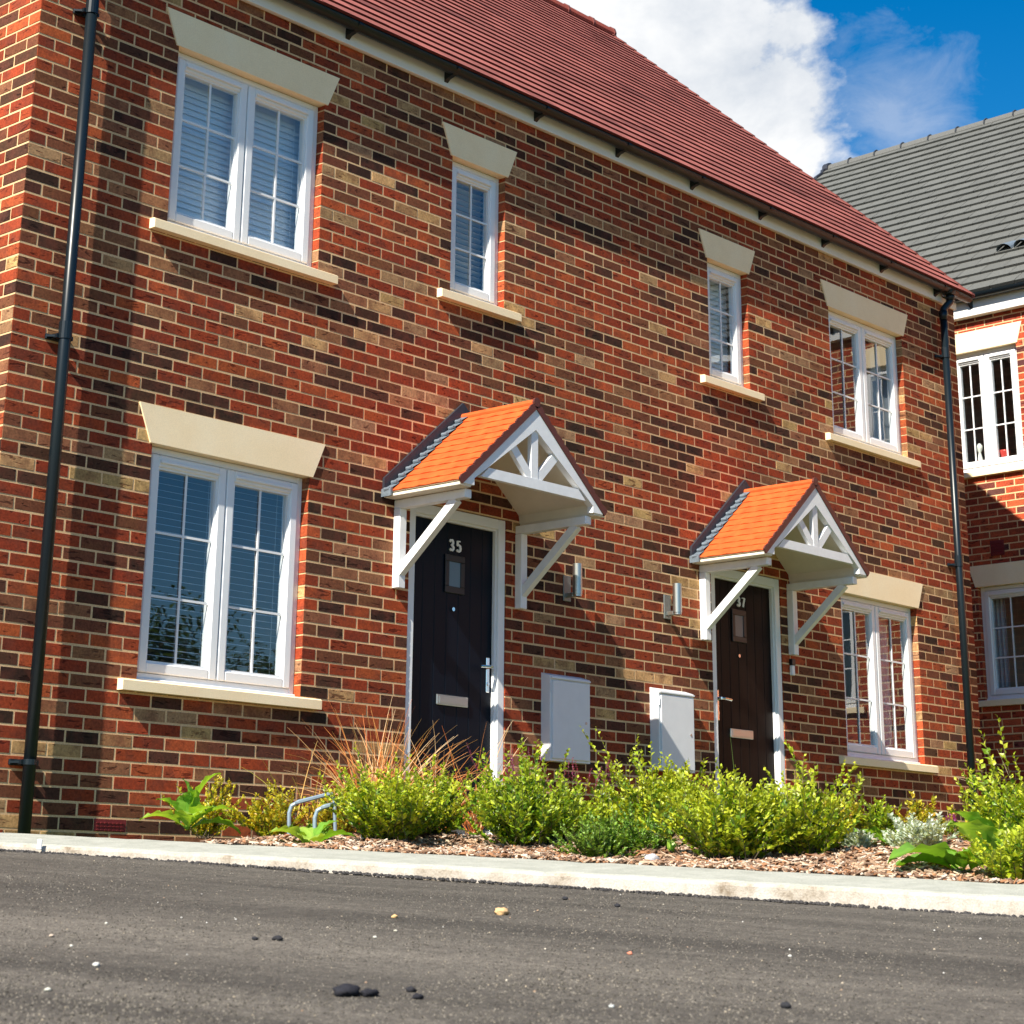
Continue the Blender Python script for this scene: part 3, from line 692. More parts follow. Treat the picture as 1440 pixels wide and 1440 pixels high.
for i,(h,lb) in enumerate(zip(nholes,labs)):
    # local frame: x across = -s direction, y into wall = +x
    mt=NP@Matrix(((0,1,0,0),(-1,0,0,NS1-h[0]),(0,0,1,h[2]),(0,0,0,1)))
    nwins.append(window(nb,mt,h[1]-h[0],h[3]-h[2],2,label=lb,seed=70+i,curt=[(.03,.2)] if i in (1,4,5) else ([(.05,.83)] if i==2 else None),lintel_side=.09,sill_side=.10,rec=.055,glassmat='glass2' if False else 'glass'))
v=MB(); v.box(-.012,.02,.86,1.02,2.36,2.52)
for i in range(5): v.box(-.02,-.012,.87,1.01,2.375+i*.028,2.39+i*.028)
npart(v,'wall_vent',M['airbrick'])
f=MB(); f.box(-.10,-.012,NS0-.05,NS1+.05,4.99,5.17,b=.003); npart(f,'fascia',M['fascia'])
g=MB(); ny,nz=-.165,5.205
for k in range(seg):
    t0=math.pi*k/seg; t1=math.pi*(k+1)/seg; P=lambda t:(ny+R*math.cos(t),nz-R*math.sin(t)); a=P(t0); b_=P(t1)
    g.face([(a[0],NS0-.1,a[1]),(a[0],NS1+.1,a[1]),(b_[0],NS1+.1,b_[1]),(b_[0],NS0-.1,b_[1])])
i=0
while NS0+.5+i*.9<NS1: 
    s=NS0+.5+i*.9; g.hexa([(-.10,s-.018,5.07),(-.10,s+.018,5.07),(ny-R,s+.018,5.17),(ny-R,s-.018,5.17),(-.10,s-.018,5.2),(-.10,s+.018,5.2),(ny-R,s+.018,5.21),(ny-R,s-.018,5.21)]); i+=1
npart(g,'gutter',M['black_plastic'])
def nroof():
    t=MB(); rnd=random.Random(9); X0=-.16; Z0=5.235; XR=4.35; ZR=9.18; tn=(ZR-Z0)/(XR-X0); cs=math.hypot(1,tn); nr=Vector((-tn/cs,0,1/cs)); Lr=(XR-X0)*cs; nrow=26; g_=Lr/nrow; sl,sr=NS0-.08,NS1+.03
    for i in range(nrow):
        s0=i*g_; s1=s0+g_; x0=X0+s0/cs; x1=X0+s1/cs; z0=Z0+s0*tn/cs; z1=Z0+s1*tn/cs
        y=sl-(.15 if i%2 else 0)
        while y<sr:
            a=max(y+.003,sl); b=min(y+.297,sr); y+=.30
            if b-a<.01: continue
            k=rnd.uniform(.93,1.07); c=(.108*k,.110*k,.103*k); lf=.030+rnd.uniform(-.0015,.0015)
            P=[Vector((x0,a,z0))+nr*lf,Vector((x0,b,z0))+nr*lf,Vector((x1,b,z1))+nr*.002,Vector((x1,a,z1))+nr*.002]
            t.face(P[::-1],c); t.face([Vector((x0,a,z0))-nr*.006,Vector((x0,b,z0))-nr*.006,P[1],P[0]],(c[0]*.8,c[1]*.8,c[2]*.8))
    t.face([(XR,sl,ZR),(XR,sr,ZR),(2*XR-X0,sr,Z0),(2*XR-X0,sl,Z0)],(.17,.17,.16)); 
    t.face([(X0,sl,Z0-.02),(X0,sr,Z0-.02),(XR,sr,ZR-.02),(XR,sl,ZR-.02)],(.1,.1,.1))
    y=sl
    while y<sr-.05:
        b=min(y+.448,sr); t.tube([(XR,y,ZR-.045),(XR,b,ZR-.045)],[.095,.090],10,(.12,.12,.115)); t.tube([(XR,b-.008,ZR-.03),(XR,b+.012,ZR-.03)],.098,10,(.03,.035,.045)); y+=.45
    o=npart(t,'roof',M['tile'])
    v=MB()
    for i in range(nrow):
        s0=i*g_; s1=s0+g_*1.06; x0=X0+s0/cs; x1=X0+s1/cs; z0=Z0+s0*tn/cs; z1=Z0+s1*tn/cs
        v.hexa([(x0,sr-.03,z0-.09),(x1,sr-.03,z1-.09),(x1,sr+.02,z1-.09),(x0,sr+.02,z0-.09),(x0,sr-.03,z0+.075),(x1,sr-.03,z1+.045),(x1,sr+.02,z1+.045),(x0,sr+.02,z0+.075)])
    v.tube([(XR,sr-.06,ZR-.04),(XR,sr+.03,ZR-.045)],.115,12)
    v.build('verge',M['lead_dark'],o)
    for sc in (.79,-.16,-3.2):
        v=MB(); s0=5.25*g_ if sc>0 else 5.55*g_; s0=4.0*g_+.02
        for dd in (-.11,.11):
            pts=[]
            x0=X0+s0/cs; z0=Z0+s0*tn/cs
            for k in range(9):
                a=math.pi*k/8; ww=.095*math.cos(a); hh=.085*math.sin(a)
                pts.append((Vector((x0,sc+dd+ww,z0))+nr*(.03+hh), Vector((x0+.24/cs,sc+dd+ww*.9,z0+.24*tn/cs))+nr*(.01+.02*math.sin(a))))
            for k in range(8): v.face([pts[k][0],pts[k+1][0],pts[k+1][1],pts[k][1]])
        v.build('roof_vent',M['lead'],o,smooth=False)
nroof()

# ornaments standing on the neighbour's upper window sill (inside the glass)
def nworld(x,s,z): return nb.matrix_basis@Vector((x,s,z+.85))
def ornament(name,s,prof,m,label,cat):
    mb=MB(); p=nworld(.155,s,3.355); mb.tube([(0,0,z) for r,z in prof],[r for r,z in prof],16); o=mb.build(name,m,None,smooth=True,loc=p); tag(o,label,cat); return o
simple('ceramic',(.8,.82,.76),.3); simple('red_glaze',(.6,.06,.05),.3)
o1=ornament('figurine',1.165,[(.05,0),(.042,.05),(.02,.14),(.015,.17),(.035,.2),(.036,.24),(.012,.27)],M['ceramic'],'white ornament with a red band on the window sill of the house behind','figurine')
mbb=MB(); mbb.tube([(0,0,.045),(0,0,.075)],.047,16); mbb.build('band',M['red_glaze'],o1)
ornament('plant_pot',.86,[(.035,0),(.05,.10),(.058,.13),(.058,.15),(.05,.15)],M['red_glaze'],'red pot standing on the sill inside the upper window of the house behind','pot')
ornament('vase',.655,[(.05,0),(.055,.07),(.03,.12),(.04,.17),(.03,.21),(.012,.22)],M['ceramic'],'pale green rounded vase at the right end of the upper sill behind','vase')

# ================================================================== GROUND
A=Vector((-.30,-.75)); E=Vector((.302244,-.953231)); NN=Vector((.953231,.302244))
def W(a,w): p=A+E*a+NN*w; return p.x,p.y
def topz(a): return -.914-.0446*a
def roadz(a,w): return -.953-.0529*a+.052*w
def bedz(a,w):
    zb=-.870-.0446*a; zt=-.83-.009*a
    t=min(1,max(0,(w-.45)/1.5)); s=t*t*(3-2*t)
    return zb+(zt-zb)*s
def grid(name,fn,a0,a1,na,w0,w1,nw,m,kind='structure',smooth=True,label=None):
    mb=MB(); vs=[]
    for i in range(na+1):
        for k in range(nw+1):
            a=a0+(a1-a0)*i/na; w_=w0+(w1-w0)*k/nw; x,y=W(a,w_); mb.v.append((x,y,fn(a,w_)))
    for i in range(na):
        for k in range(nw):
            n=i*(nw+1)+k; mb.f.append((n,n+nw+1,n+nw+2,n+1)); mb.c.append((1,1,1)); mb.m.append(0)
    o=mb.build(name,m,None,smooth=smooth); tag(o,kind=kind); 
    if label: o['label']=label
    return o
def clampa(a): return max(-14,min(14,a))
grid('road',lambda a,w:roadz(a,w)+.010*noise.noise(Vector((a*.7,w*.9,0))),-26,26,104,-16,.03,60,M['asphalt'],label='dark grey asphalt road rising towards the houses')
gr=MB(); gr.face([(-400,-400,-3.2),(400,-400,-3.2),(400,400,-3.2),(-400,400,-3.2)]); tag(gr.build('ground',M['ground']),'grassy ground reaching to the horizon',kind='structure')
grid('terrain',lambda a,w:(bedz(clampa(a),min(w,8))-.02-(.05 if a<.7 and w>.46 else 0)),-26,26,52,.44,30,40,M['ground'],label='ground behind the flower bed around the houses')
def kerb():
    mb=MB(); prof=[(-.0,-9),(.0,-.018),(.006,-.006),(.02,0.001),(.13,.012),(.30,.029),(.452,.044),(.455,-.02)]
    na=520; a0,a1=-26,26; n=len(prof); ring=[]
    for i in range(na+1):
        a=a0+(a1-a0)*i/na
        for j,(w_,dz) in enumerate(prof):
            jw=.006*noise.noise(Vector((a*7,3,0)))+.004*noise.noise(Vector((a*31,9,0))) if j<4 else 0
            jz=.003*noise.noise(Vector((a*9,j*.3,5)))-(.004 if (i%18==0 and 1<=j<=6) else 0); z=topz(a)+dz+jz if dz>-1 else roadz(a,0)-.06
            x,y=W(a,w_+jw); mb.v.append((x,y,z))
    for i in range(na):
        for j in range(n-1):
            q=i*n+j; mb.f.append((q,q+1,q+n+1,q+n)); mb.c.append((1,1,1)); mb.m.append(0)
    o=mb.build('kerb',M['concrete']); tag(o,'pale concrete kerb and path edge between road and flower bed',kind='structure')
kerb()
bed=grid('flower_bed',lambda a,w:bedz(a,w)+.035*noise.noise(Vector((a*3,w*3,0)))*min(1,(w-.45)*4)+.015*noise.noise(Vector((a*11,w*11,4)))*min(1,(w-.45)*4),.7,7.5,300,.45,4.4,140,M['soil'],label='bank of brown bark mulch along the houses')
def bedzz(a,w): return bed_h(a,w)
def bed_h(a,w): return bedz(a,w)+.035*noise.noise(Vector((a*3,w*3,0)))*min(1,(w-.45)*4)+.015*noise.noise(Vector((a*11,w*11,4)))*min(1,(w-.45)*4)
# bark chips
def chips():
    mb=MB(); rnd=random.Random(3)
    cols=[(.38,.25,.16),(.27,.16,.10),(.46,.35,.25),(.15,.085,.055),(.55,.45,.36),(.33,.16,.08),(.20,.13,.09)]
    for i in range(26000):
        a=rnd.uniform(.8,7.2); w_=.46+abs(rnd.gauss(0,1))*.75
        if w_>3.6: continue
        x,y=W(a,w_)
        if y>-.05: continue
        z=bed_h(a,w_)+rnd.uniform(.0,.014); l=rnd.uniform(.007,.030); b=rnd.uniform(.003,.010); h=rnd.uniform(.0015,.004)
        Rm=Matrix.Rotation(rnd.uniform(0,6.28),3,'Z')@Matrix.Rotation(rnd.uniform(-.6,.6),3,'X')@Matrix.Rotation(rnd.uniform(-.5,.5),3,'Y')
        c=rnd.choice(cols); k=rnd.uniform(.75,1.25); c=tuple(min(.9,q*k) for q in c)
        P=[Vector(p) for p in ((-l,-b,-h),(l*.9,-b*.7,-h),(l,b,-h),(-l*.85,b*.8,-h),(-l,-b*.8,h),(l*.85,-b*.6,h),(l,b*.9,h),(-l*.8,b,h))]
        mb.hexa([Rm@p+Vector((x,y,z)) for p in P],c)
    tag(mb.build('bark_mulch',M['chip']),'loose brown and tan bark chips covering the flower bed',kind='stuff')
chips()
def blob(mb,c,r,rnd,col=(1,1,1),sq=(1,1,.7),n1=6,n2=8):
    base=len(mb.v); ph=rnd.uniform(0,100)
    for i in range(n1+1):
        th=math.pi*i/n1
        for k in range(n2):
            f=2*math.pi*k/n2; d=Vector((math.sin(th)*math.cos(f),math.sin(th)*math.sin(f),math.cos(th)))
            rr=r*(1+.45*noise.noise(d*1.6+Vector((ph,0,0)))); mb.v.append((c[0]+d.x*rr*sq[0],c[1]+d.y*rr*sq[1],c[2]+d.z*rr*sq[2]))
    for i in range(n1):
        for k in range(n2):
            a=base+i*n2+k; b=base+i*n2+(k+1)%n2; mb.f.append((a,a+n2,b+n2,b)); mb.c.append(col); mb.m.append(0)
def grit():
    mb=MB(); rnd=random.Random(8)
    for i in range(2600):
        a=rnd.uniform(-1.5,6.5); dens=.5+.5*noise.noise(Vector((a*2.5,0,0)))
        if rnd.random()>.35+dens: continue
        w_=-abs(rnd.gauss(0,.022+.03*max(0,noise.noise(Vector((a*5,7,0))))))-.002; x,y=W(a,w_); r=rnd.uniform(.003,.011)
        k=rnd.uniform(.7,1.3); blob(mb,(x,y,roadz(a,w_)+r*.5),r,rnd,(.06*k,.056*k,.056*k),n1=3,n2=5)
    tag(mb.build('kerb_grit',M['chip'],smooth=False),'crumbs of dark asphalt lying along the foot of the kerb',kind='stuff')
    mb=MB()
    for i in range(700):
        a=rnd.uniform(-2,11); w_=-rnd.uniform(.05,1)**1.2*7.5; x,y=W(a,w_); r=rnd.choice((.0016,.002,.0025,.0035)); k=rnd.uniform(.6,1.2)
        c=rnd.choice([(.62,.56,.46),(.5,.42,.32),(.72,.70,.66),(.07,.07,.07),(.45,.30,.2)])
        blob(mb,(x,y,roadz(a,w_)+.010*noise.noise(Vector((a*.7,w_*.9,0)))+r*.4),r,rnd,tuple(q*k for q in c),n1=3,n2=5)
    tag(mb.build('road_grit',M['chip']),'fine pale and dark grit scattered over the asphalt',kind='stuff')
grit()
def aggregate():
    mb=MB(); rnd=random.Random(77); cx,cy=-5.94,-9.0
    for i in range(95000):
        az=rnd.gauss(48,13); d=3.6*math.exp(rnd.random()*1.15)
        x=cx+d*math.sin(R_(az)); y=cy+d*math.cos(R_(az)); q=Vector((x,y))-A; a=q.dot(E); w_=q.dot(NN)
        if w_>-.01: continue
        z=roadz(a,w_)+.010*noise.noise(Vector((a*.7,w_*.9,0))); r=rnd.choice((.0022,.003,.004,.0055)); k=rnd.choice((.35,.6,.9,1.2,1.7))*rnd.uniform(.8,1.2); c=(.097*k,.086*k,.071*k) if rnd.random()>.015 else (.30,.25,.18)
        n=len(mb.v); ph=rnd.uniform(0,6.28); ht=r*rnd.uniform(.25,.7)
        for t in range(5):
            f=ph+t*1.2566; rr=r*rnd.uniform(.7,1.2); mb.v.append((x+rr*math.cos(f),y+rr*math.sin(f),z-.002))
        mb.v.append((x+rnd.uniform(-.3,.3)*r,y+rnd.uniform(-.3,.3)*r,z+ht))
        for t in range(5): mb.f.append((n+t,n+(t+1)%5,n+5)); mb.c.append(c); mb.m.append(0)
    tag(mb.build('aggregate',M['chip']),'coarse stone grain standing proud of the worn asphalt',kind='stuff')
aggregate()
def road_at(x,y):
    d=Vector((x,y))-A; a=d.dot(E); w_=d.dot(NN); return roadz(a,w_)+.010*noise.noise(Vector((a*.7,w_*.9,0)))
def stone(x,y,r,col,name,label,cat,group=None,sq=(1,1,.6),z=None):
    rnd=random.Random(int((x*97+y*31)*100)); mb=MB(); blob(mb,(0,0,0),r,rnd,col,sq,8,12); o=mb.build(name,M['chip'],smooth=True,loc=(x,y,(road_at(x,y) if z is None else z)+r*sq[2]*.7)); tag(o,label,cat,group); return o
stone(-.729,-4.327,.024,(.62,.40,.20),'stone','flat tan stone lying alone in the middle of the asphalt','stone',sq=(1.1,1,.55))
stone(-2.76,-5.70,.026,(.02,.02,.026),'asphalt_clod','largest black lump of asphalt in the left foreground of the road','asphalt lump',sq=(1.3,.9,.55))
stone(-2.72,-5.73,.019,(.02,.02,.026),'asphalt_clod','black asphalt lump touching the largest lump','asphalt lump',sq=(1.3,.9,.55))
stone(-2.66,-5.82,.012,(.02,.02,.026),'asphalt_clod','small black asphalt lump just right of the two joined lumps','asphalt lump')
stone(-2.573,-5.713,.012,(.025,.025,.03),'asphalt_clod','tiny black asphalt crumb beyond the three lumps','asphalt lump')
for x,y,r,c in [(-2.868,-4.949,.013,(.75,.75,.70)),(-3.285,-5.339,.010,(.7,.7,.6)),(-1.548,-4.64,.008,(.7,.66,.55)),(-1.75,-4.758,.009,(.7,.68,.6)),(-2.554,-4.327,.010,(.62,.5,.4)),(-1.032,-5.692,.009,(.7,.68,.62)),(-2.398,-6.149,.010,(.6,.62,.6)),(-2.65,-4.55,.007,(.7,.68,.6)),(-2.2,-4.1,.007,(.7,.68,.6))]:
    stone(x,y,r*.7,tuple(q*.7 for q in c),'stone_chip','small pale stone chip on the asphalt','stone','pale stone chips on the road')
for x,y,r,c in [(.022,-3.975,.011,(.03,.03,.035)),(-.083,-4.31,.012,(.03,.03,.035)),(-2.048,-6.362,.012,(.03,.03,.035)),(-2.051,-4.679,.014,(.03,.03,.035)),(-2.1,-4.64,.009,(.03,.03,.035))]:
    stone(x,y,r,c,'dark_chip','small black stone chip on the asphalt','stone','black stone chips on the road')
stone(-1.168,-4.257,.011,(.66,.42,.2),'stone','small orange tan stone left of the larger tan stone','stone')
stone(-1.405,-5.414,.008,(.6,.22,.14),'brick_chip','tiny red brick chip in the right foreground of the road','brick chip')
x_,y_=W(3.05,.62); stone(x_,y_,.034,(.42,.40,.42),'rock','pale grey rock lying on the bark mulch in front of the shrubs','rock',sq=(1.2,.8,.8),z=bedz(3.05,.62))
x_,y_=W(4.25,1.0); stone(x_,y_,.040,(.45,.30,.23),'rock','pinkish rock on the mulch beside the silver plant','rock',sq=(1.3,.8,.6),z=bedz(4.25,1.0))
x_,y_=W(.25,-.02); mb=MB(); mb.box(-.012,.012,-.006,.006,-.02,.028,b=.003); o=mb.build('kerb_marker',M['white_num'],loc=(x_-.01,y_-.005,roadz(.25,0)+.035)); o.rotation_euler=(0,0,R_(-72)); tag(o,'small white plastic tab stuck to the face of the kerb','marker')

# ================================================================== PLANTS
YG=[(.27,.40,.018),(.20,.34,.015),(.40,.47,.025),(.10,.21,.012),(.06,.13,.010)]
GR=[(.13,.27,.03),(.20,.36,.04),(.09,.20,.025),(.27,.42,.05)]
def leaf(mb,p,d,up,l,w,col,fold=.25,curl=.15):
    d=d.normalized(); s=d.cross(up)
    if s.length<1e-4: s=d.cross(Vector((1,0,0)))
    s.normalize(); n=s.cross(d)
    m1=p+d*l*.45+n*l*curl*.4; tip=p+d*l-n*l*curl*.3
    a=m1+s*w*.5+n*w*fold; b=m1-s*w*.5+n*w*fold
    mb.face([p,a,tip,m1],col); mb.face([p,m1,tip,b],col)
def sprig(fol,st,p0,dirn,length,nleaf,ls,pal,rnd,bend=.4,thick=.0022,start=.1,yellow=0):
    p=Vector(p0); d=dirn.normalized(); seg=8; pts=[p.copy()]; rr=Vector((rnd.uniform(-1,1),rnd.uniform(-1,1),rnd.uniform(-.2,.9)))*bend
    for i in range(seg):
        d=(d+rr/seg*1.2+Vector((0,0,.05))).normalized(); p=p+d*length/seg; pts.append(p.copy())
    st.tube(pts,[thick*(1-.7*i/seg) for i in range(seg+1)],4,(.13,.09,.04),caps=False)
    for i in range(nleaf):
        t=start+(1-start)*(i/(nleaf-1 if nleaf>1 else 1)); f=t*seg; k=min(int(f),seg-1); q=pts[k].lerp(pts[k+1],f-k); dd=(pts[k+1]-pts[k]).normalized()
        s=dd.cross(Vector((rnd.uniform(-.3,.3),rnd.uniform(-.3,.3),1))).normalized()
        sg=1 if i%2 else -1
        ld=(dd*.75+s*sg*rnd.uniform(.6,1.1)+Vector((0,0,rnd.uniform(-.1,.45)))).normalized()
        c=rnd.choice(pal); kk=rnd.uniform(.8,1.2)
        if t>.7: c=tuple(.5*x+.5*y for x,y in zip(c,pal[2]))
        sz=ls*rnd.uniform(.75,1.2)*(1-.35*max(0,t-.8)/.2)
        leaf(fol,q,ld,Vector((rnd.uniform(-.9,.9),rnd.uniform(-.9,.9),.8)),sz,sz*.62,tuple(x*kk for x in c),fold=.12)
def shrub(x,y,z,h,r,label,n=70,ls=.024,pal=YG,name='shrub',spread=1.0,group=None,seed=0,long_=0,cat='shrub',lean=(0,0),nl=30):
    rnd=random.Random(seed*131+17); fol=MB(); st=MB(); h=h*.90; ls=ls*1.36; n=int(n*1.1)
    for i in range(n):
        az=rnd.uniform(0,6.283); el=rnd.random()**.6
        tilt=el*spread*1.15
        d=Vector((math.cos(az)*math.sin(tilt)+lean[0],math.sin(az)*math.sin(tilt)+lean[1],math.cos(tilt)))
        Lh=h*math.cos(tilt)+r*math.sin(tilt); ln=Lh*(rnd.uniform(.42,.82) if i%5 else rnd.uniform(.80,1.0))
        b=Vector((rnd.gauss(0,r*.16),rnd.gauss(0,r*.16),0))
        if long_ and i<long_: ln*=1.25
        sprig(fol,st,b,d,ln,nl,ls,pal,rnd,bend=.35,start=.12)
        # side shoots
        for q in range(2):
            t=rnd.uniform(.25,.75); d2=(d+Vector((rnd.uniform(-1,1),rnd.uniform(-1,1),rnd.uniform(-.3,.6)))*.8).normalized()
            sprig(fol,st,b+d.normalized()*ln*t,d2,ln*.42,nl//2,ls,pal,rnd,bend=.3,start=.05,thick=.0014)
    o=empty(name,(x,y,z)); tag(o,label,cat,group)
    fol.build('foliage',M['leaf'],o); st.build('stem',M['bark'],o); return o
def dockplant(x,y,z,leaves,label,name='dock_plant',seed=1,cat='weed',pal=((.24,.44,.05),(.17,.36,.04),(.32,.50,.07))):
    rnd=random.Random(seed); o=empty(name,(x,y,z)); tag(o,label,cat); 
    for (az,el,l,w_) in leaves:
        mb=MB(); c=pal[rnd.randrange(3)]; d0=Vector((math.cos(az)*math.cos(el),math.sin(az)*math.cos(el),math.sin(el))); s=d0.cross(Vector((0,0,1))).normalized(); n=s.cross(d0)
        K=12; C=[]
        for i in range(K+1):
            t=i/K; p=d0*l*t+n*(.10*l*math.sin(t*2.2))-Vector((0,0,1))*l*.28*t**2.6
            ww=w_*.5*(math.sin(math.pi*min(1,max(0,(t-.16)/.84))**.75)**.8 if t>.16 else 0)+.0035
            row=[]
            for q in (-1,-.5,0,.5,1):
                ruf=.06*w_*math.sin(t*26+q*2+az)*abs(q); row.append(p+s*ww*q+n*(abs(q)*ww*.35+ruf))
            C.append(row)
        for i in range(K):
            for q in range(4):
                k=rnd.uniform(.95,1.05)*(1.12 if q in(1,2) else .97); mb.face([C[i][q],C[i][q+1],C[i+1][q+1],C[i+1][q]],tuple(v*k for v in c))
        mb.build('leaf',M['leaf'],o,smooth=True,recalc=True)
    return o
def grassclump(x,y,z,h,r,n,cols,label,seed,name='grass_clump',lean=(0,0),wid=.0042,cat='ornamental grass'):
    rnd=random.Random(seed); mb=MB()
    for i in range(n):
        az=rnd.uniform(0,6.283); out=rnd.random()**1.1; l=h*rnd.uniform(.55,1.12); c=rnd.choice(cols); k=rnd.uniform(.8,1.2); c=tuple(q*k for q in c)
        d=Vector((math.cos(az)*out*.75+lean[0],math.sin(az)*out*.75+lean[1],1)).normalized(); p=Vector((rnd.gauss(0,r*.18),rnd.gauss(0,r*.18),0)); s=d.cross(Vector((rnd.uniform(-1,1),rnd.uniform(-1,1),.2))).normalized(); droop=rnd.uniform(.15,.8)*(1 if out>.3 else .5)
        K=7; prev=None
        for j in range(K+1):
            t=j/K; ww=wid*(1-t*.85); a=p-s*ww; b=p+s*ww
            if prev: mb.face([prev[0],prev[1],b,a],c)
            prev=(a,b); d=(d+Vector((math.cos(az)*.30*droop,math.sin(az)*.30*droop,-.26*droop*t))).normalized() if j<K else d; p=p+d*l/K
    o=mb.build(name,M['grass'],None,loc=(x,y,z)); tag(o,label,cat); return o
def flowers(x,y,z,h,r,n,col,label,seed,name='flowering_plant'):
    rnd=random.Random(seed); o=empty(name,(x,y,z)); tag(o,label,'flowering plant'); st=MB(); pe=MB(); fo=MB()
    for i in range(n):
        az=rnd.uniform(0,6.283); t=rnd.uniform(0,.5); d=Vector((math.cos(az)*math.sin(t),math.sin(az)*math.sin(t),math.cos(t))); b=Vector((rnd.gauss(0,r*.5),rnd.gauss(0,r*.5),0)); l=h*rnd.uniform(.75,1.05)
        st.tube([b,b+d*l*.5,b+d*l],[.002,.0016,.001],4,(.08,.12,.03),caps=False)
        for j in range(26):
            u=.72+.28*j/26; q=b+d*l*u; dd=Vector((rnd.uniform(-1,1),rnd.uniform(-1,1),rnd.uniform(-.1,.7))).normalized(); k=rnd.uniform(.7,1.3); leaf(pe,q,dd,Vector((0,0,1)),.014*(1.15-.5*(j/26)),.009,tuple(c*k for c in col))
        for j in range(14):
            u=rnd.uniform(.05,.7); q=b+d*l*u; dd=Vector((rnd.uniform(-1,1),rnd.uniform(-1,1),rnd.uniform(-.1,.7))).normalized(); leaf(fo,q,dd,Vector((0,0,1)),.03,.01,rnd.choice(GR))
    st.build('stem',M['bark'],o); pe.build('petals',M['petal'],o); fo.build('foliage',M['leaf'],o)

def bed_place(a,w): x,y=W(a,w); return x,y,bed_h(a,w)-.01
def aw(x,y): d=Vector((x,y))-A; return d.dot(E),d.dot(NN)
def bz(x,y): a,w_=aw(x,y); return bed_h(a,w_)-.01
BR=[(.38,.47,.02),(.29,.41,.018),(.50,.54,.035),(.15,.27,.014),(.08,.16,.010)]
YE=[(.42,.40,.02),(.30,.34,.02),(.55,.46,.03),(.20,.26,.015),(.45,.28,.02)]
DG=[(.10,.20,.03),(.15,.27,.03),(.24,.38,.05),(.07,.14,.02)]
shrub(1.10,-.55,bz(1.10,-.55),.36,.17,'small yellow tipped shrub behind the broad leaved dock near the left downpipe',n=26,ls=.02,pal=YE,seed=1)
shrub(1.32,-.85,bz(1.32,-.85),.36,.16,'small yellow tipped shrub below the left end of the sill, beside the bent metal hoop',n=30,ls=.021,pal=YE,seed=2)
shrub(1.60,-1.05,bz(1.6,-1.05),.37,.17,'yellow green shrub under the dry orange grass',n=40,ls=.022,pal=YE,seed=3)
shrub(1.14,-1.90,bz(1.14,-1.9),.43,.32,'rounded green shrub in front of the left door, nearest the kerb',n=80,ls=.024,pal=BR,seed=4)
shrub(1.62,-1.72,bz(1.62,-1.72),.34,.24,'dense green shrub just left of the front door threshold',n=60,ls=.023,pal=YG,seed=5)
shrub(1.42,-2.55,bz(1.42,-2.55),.46,.29,'large bushy green shrub between the two meter boxes and the left door',n=90,ls=.024,pal=YG,seed=6)
shrub(1.78,-2.50,bz(1.78,-2.50),.33,.18,'green shrub below the left meter box',n=50,ls=.022,pal=YG,seed=7)
shrub(2.60,-2.10,bz(2.6,-2.1),.36,.2,'small shrub by the wall below the gap between the meter boxes',n=34,ls=.022,pal=YG,seed=8)
shrub(2.22,-2.74,bz(2.22,-2.74),.52,.26,'sprawling shrub with long arching yellow green shoots below the right meter box',n=52,ls=.025,pal=BR,seed=9,long_=14,spread=.95)
shrub(2.42,-2.98,bz(2.42,-2.98),.30,.14,'small green shrub left of the right front door',n=34,ls=.022,pal=BR,seed=19)
shrub(1.60,-3.62,bz(1.60,-3.62),.40,.32,'largest bright yellow green shrub in front of the right door, nearest the kerb',n=100,ls=.025,pal=BR,seed=10)
shrub(1.92,-3.78,bz(1.92,-3.78),.46,.24,'upright yellow green shrub right of the right front door',n=54,ls=.024,pal=BR,seed=11,long_=6)
shrub(2.08,-3.44,bz(2.08,-3.44),.36,.18,'shrub in front of the right door behind the largest shrub',n=46,ls=.024,pal=YG,seed=12)
shrub(2.80,-3.43,bz(2.8,-3.43),.27,.12,'small sparse shrub under the right ground floor window, left of its middle',n=18,ls=.02,pal=YE,seed=13)
shrub(2.91,-3.62,bz(2.91,-3.62),.24,.14,'small sparse shrub under the middle of the right ground floor window',n=20,ls=.02,pal=YG,seed=14)
shrub(2.95,-3.85,bz(2.95,-3.85),.22,.16,'low bright yellow shrub right of the silver plant',n=34,ls=.021,pal=YE,seed=15)
shrub(3.12,-3.66,bz(3.12,-3.66),.2,.09,'small reddish brown shrub by the wall behind the yellow shrub',n=14,ls=.019,pal=[(.20,.06,.03),(.26,.10,.04),(.30,.16,.05),(.14,.05,.03)],seed=16)
shrub(2.32,-4.55,bz(2.32,-4.55),.36,.16,'yellow tipped shrub in front of the right downpipe',n=26,ls=.023,pal=BR,seed=17,long_=5)
shrub(2.16,-4.84,bz(2.16,-4.84),.50,.27,'tall leafy shrub at the right edge of the photo beyond the dock leaves',n=64,ls=.025,pal=BR,seed=18,long_=8)
shrub(1.72,-4.98,bz(1.72,-4.98),.26,.2,'low green shrub at the right edge beside the kerb',n=40,ls=.024,pal=BR,seed=20)
shrub(1.36,-3.05,bz(1.36,-3.05),.17,.24,'low dark green ground weed spreading over the mulch before the sprawling shrub',n=46,ls=.017,pal=DG,seed=21,name='weed',cat='weed',spread=1.25)
shrub(1.62,-3.12,bz(1.62,-3.12),.22,.2,'fine leaved green weed left of the grey rock',n=34,ls=.016,pal=GR,seed=22,name='weed',cat='weed',spread=1.2)
shrub(2.34,-4.12,bz(2.34,-4.12),.11,.18,'silvery grey leaved plant low on the mulch at the right',n=44,ls=.022,pal=[(.42,.50,.40),(.50,.57,.48),(.60,.66,.58),(.34,.42,.32)],seed=23,name='silver_plant',cat='plant',spread=1.15)
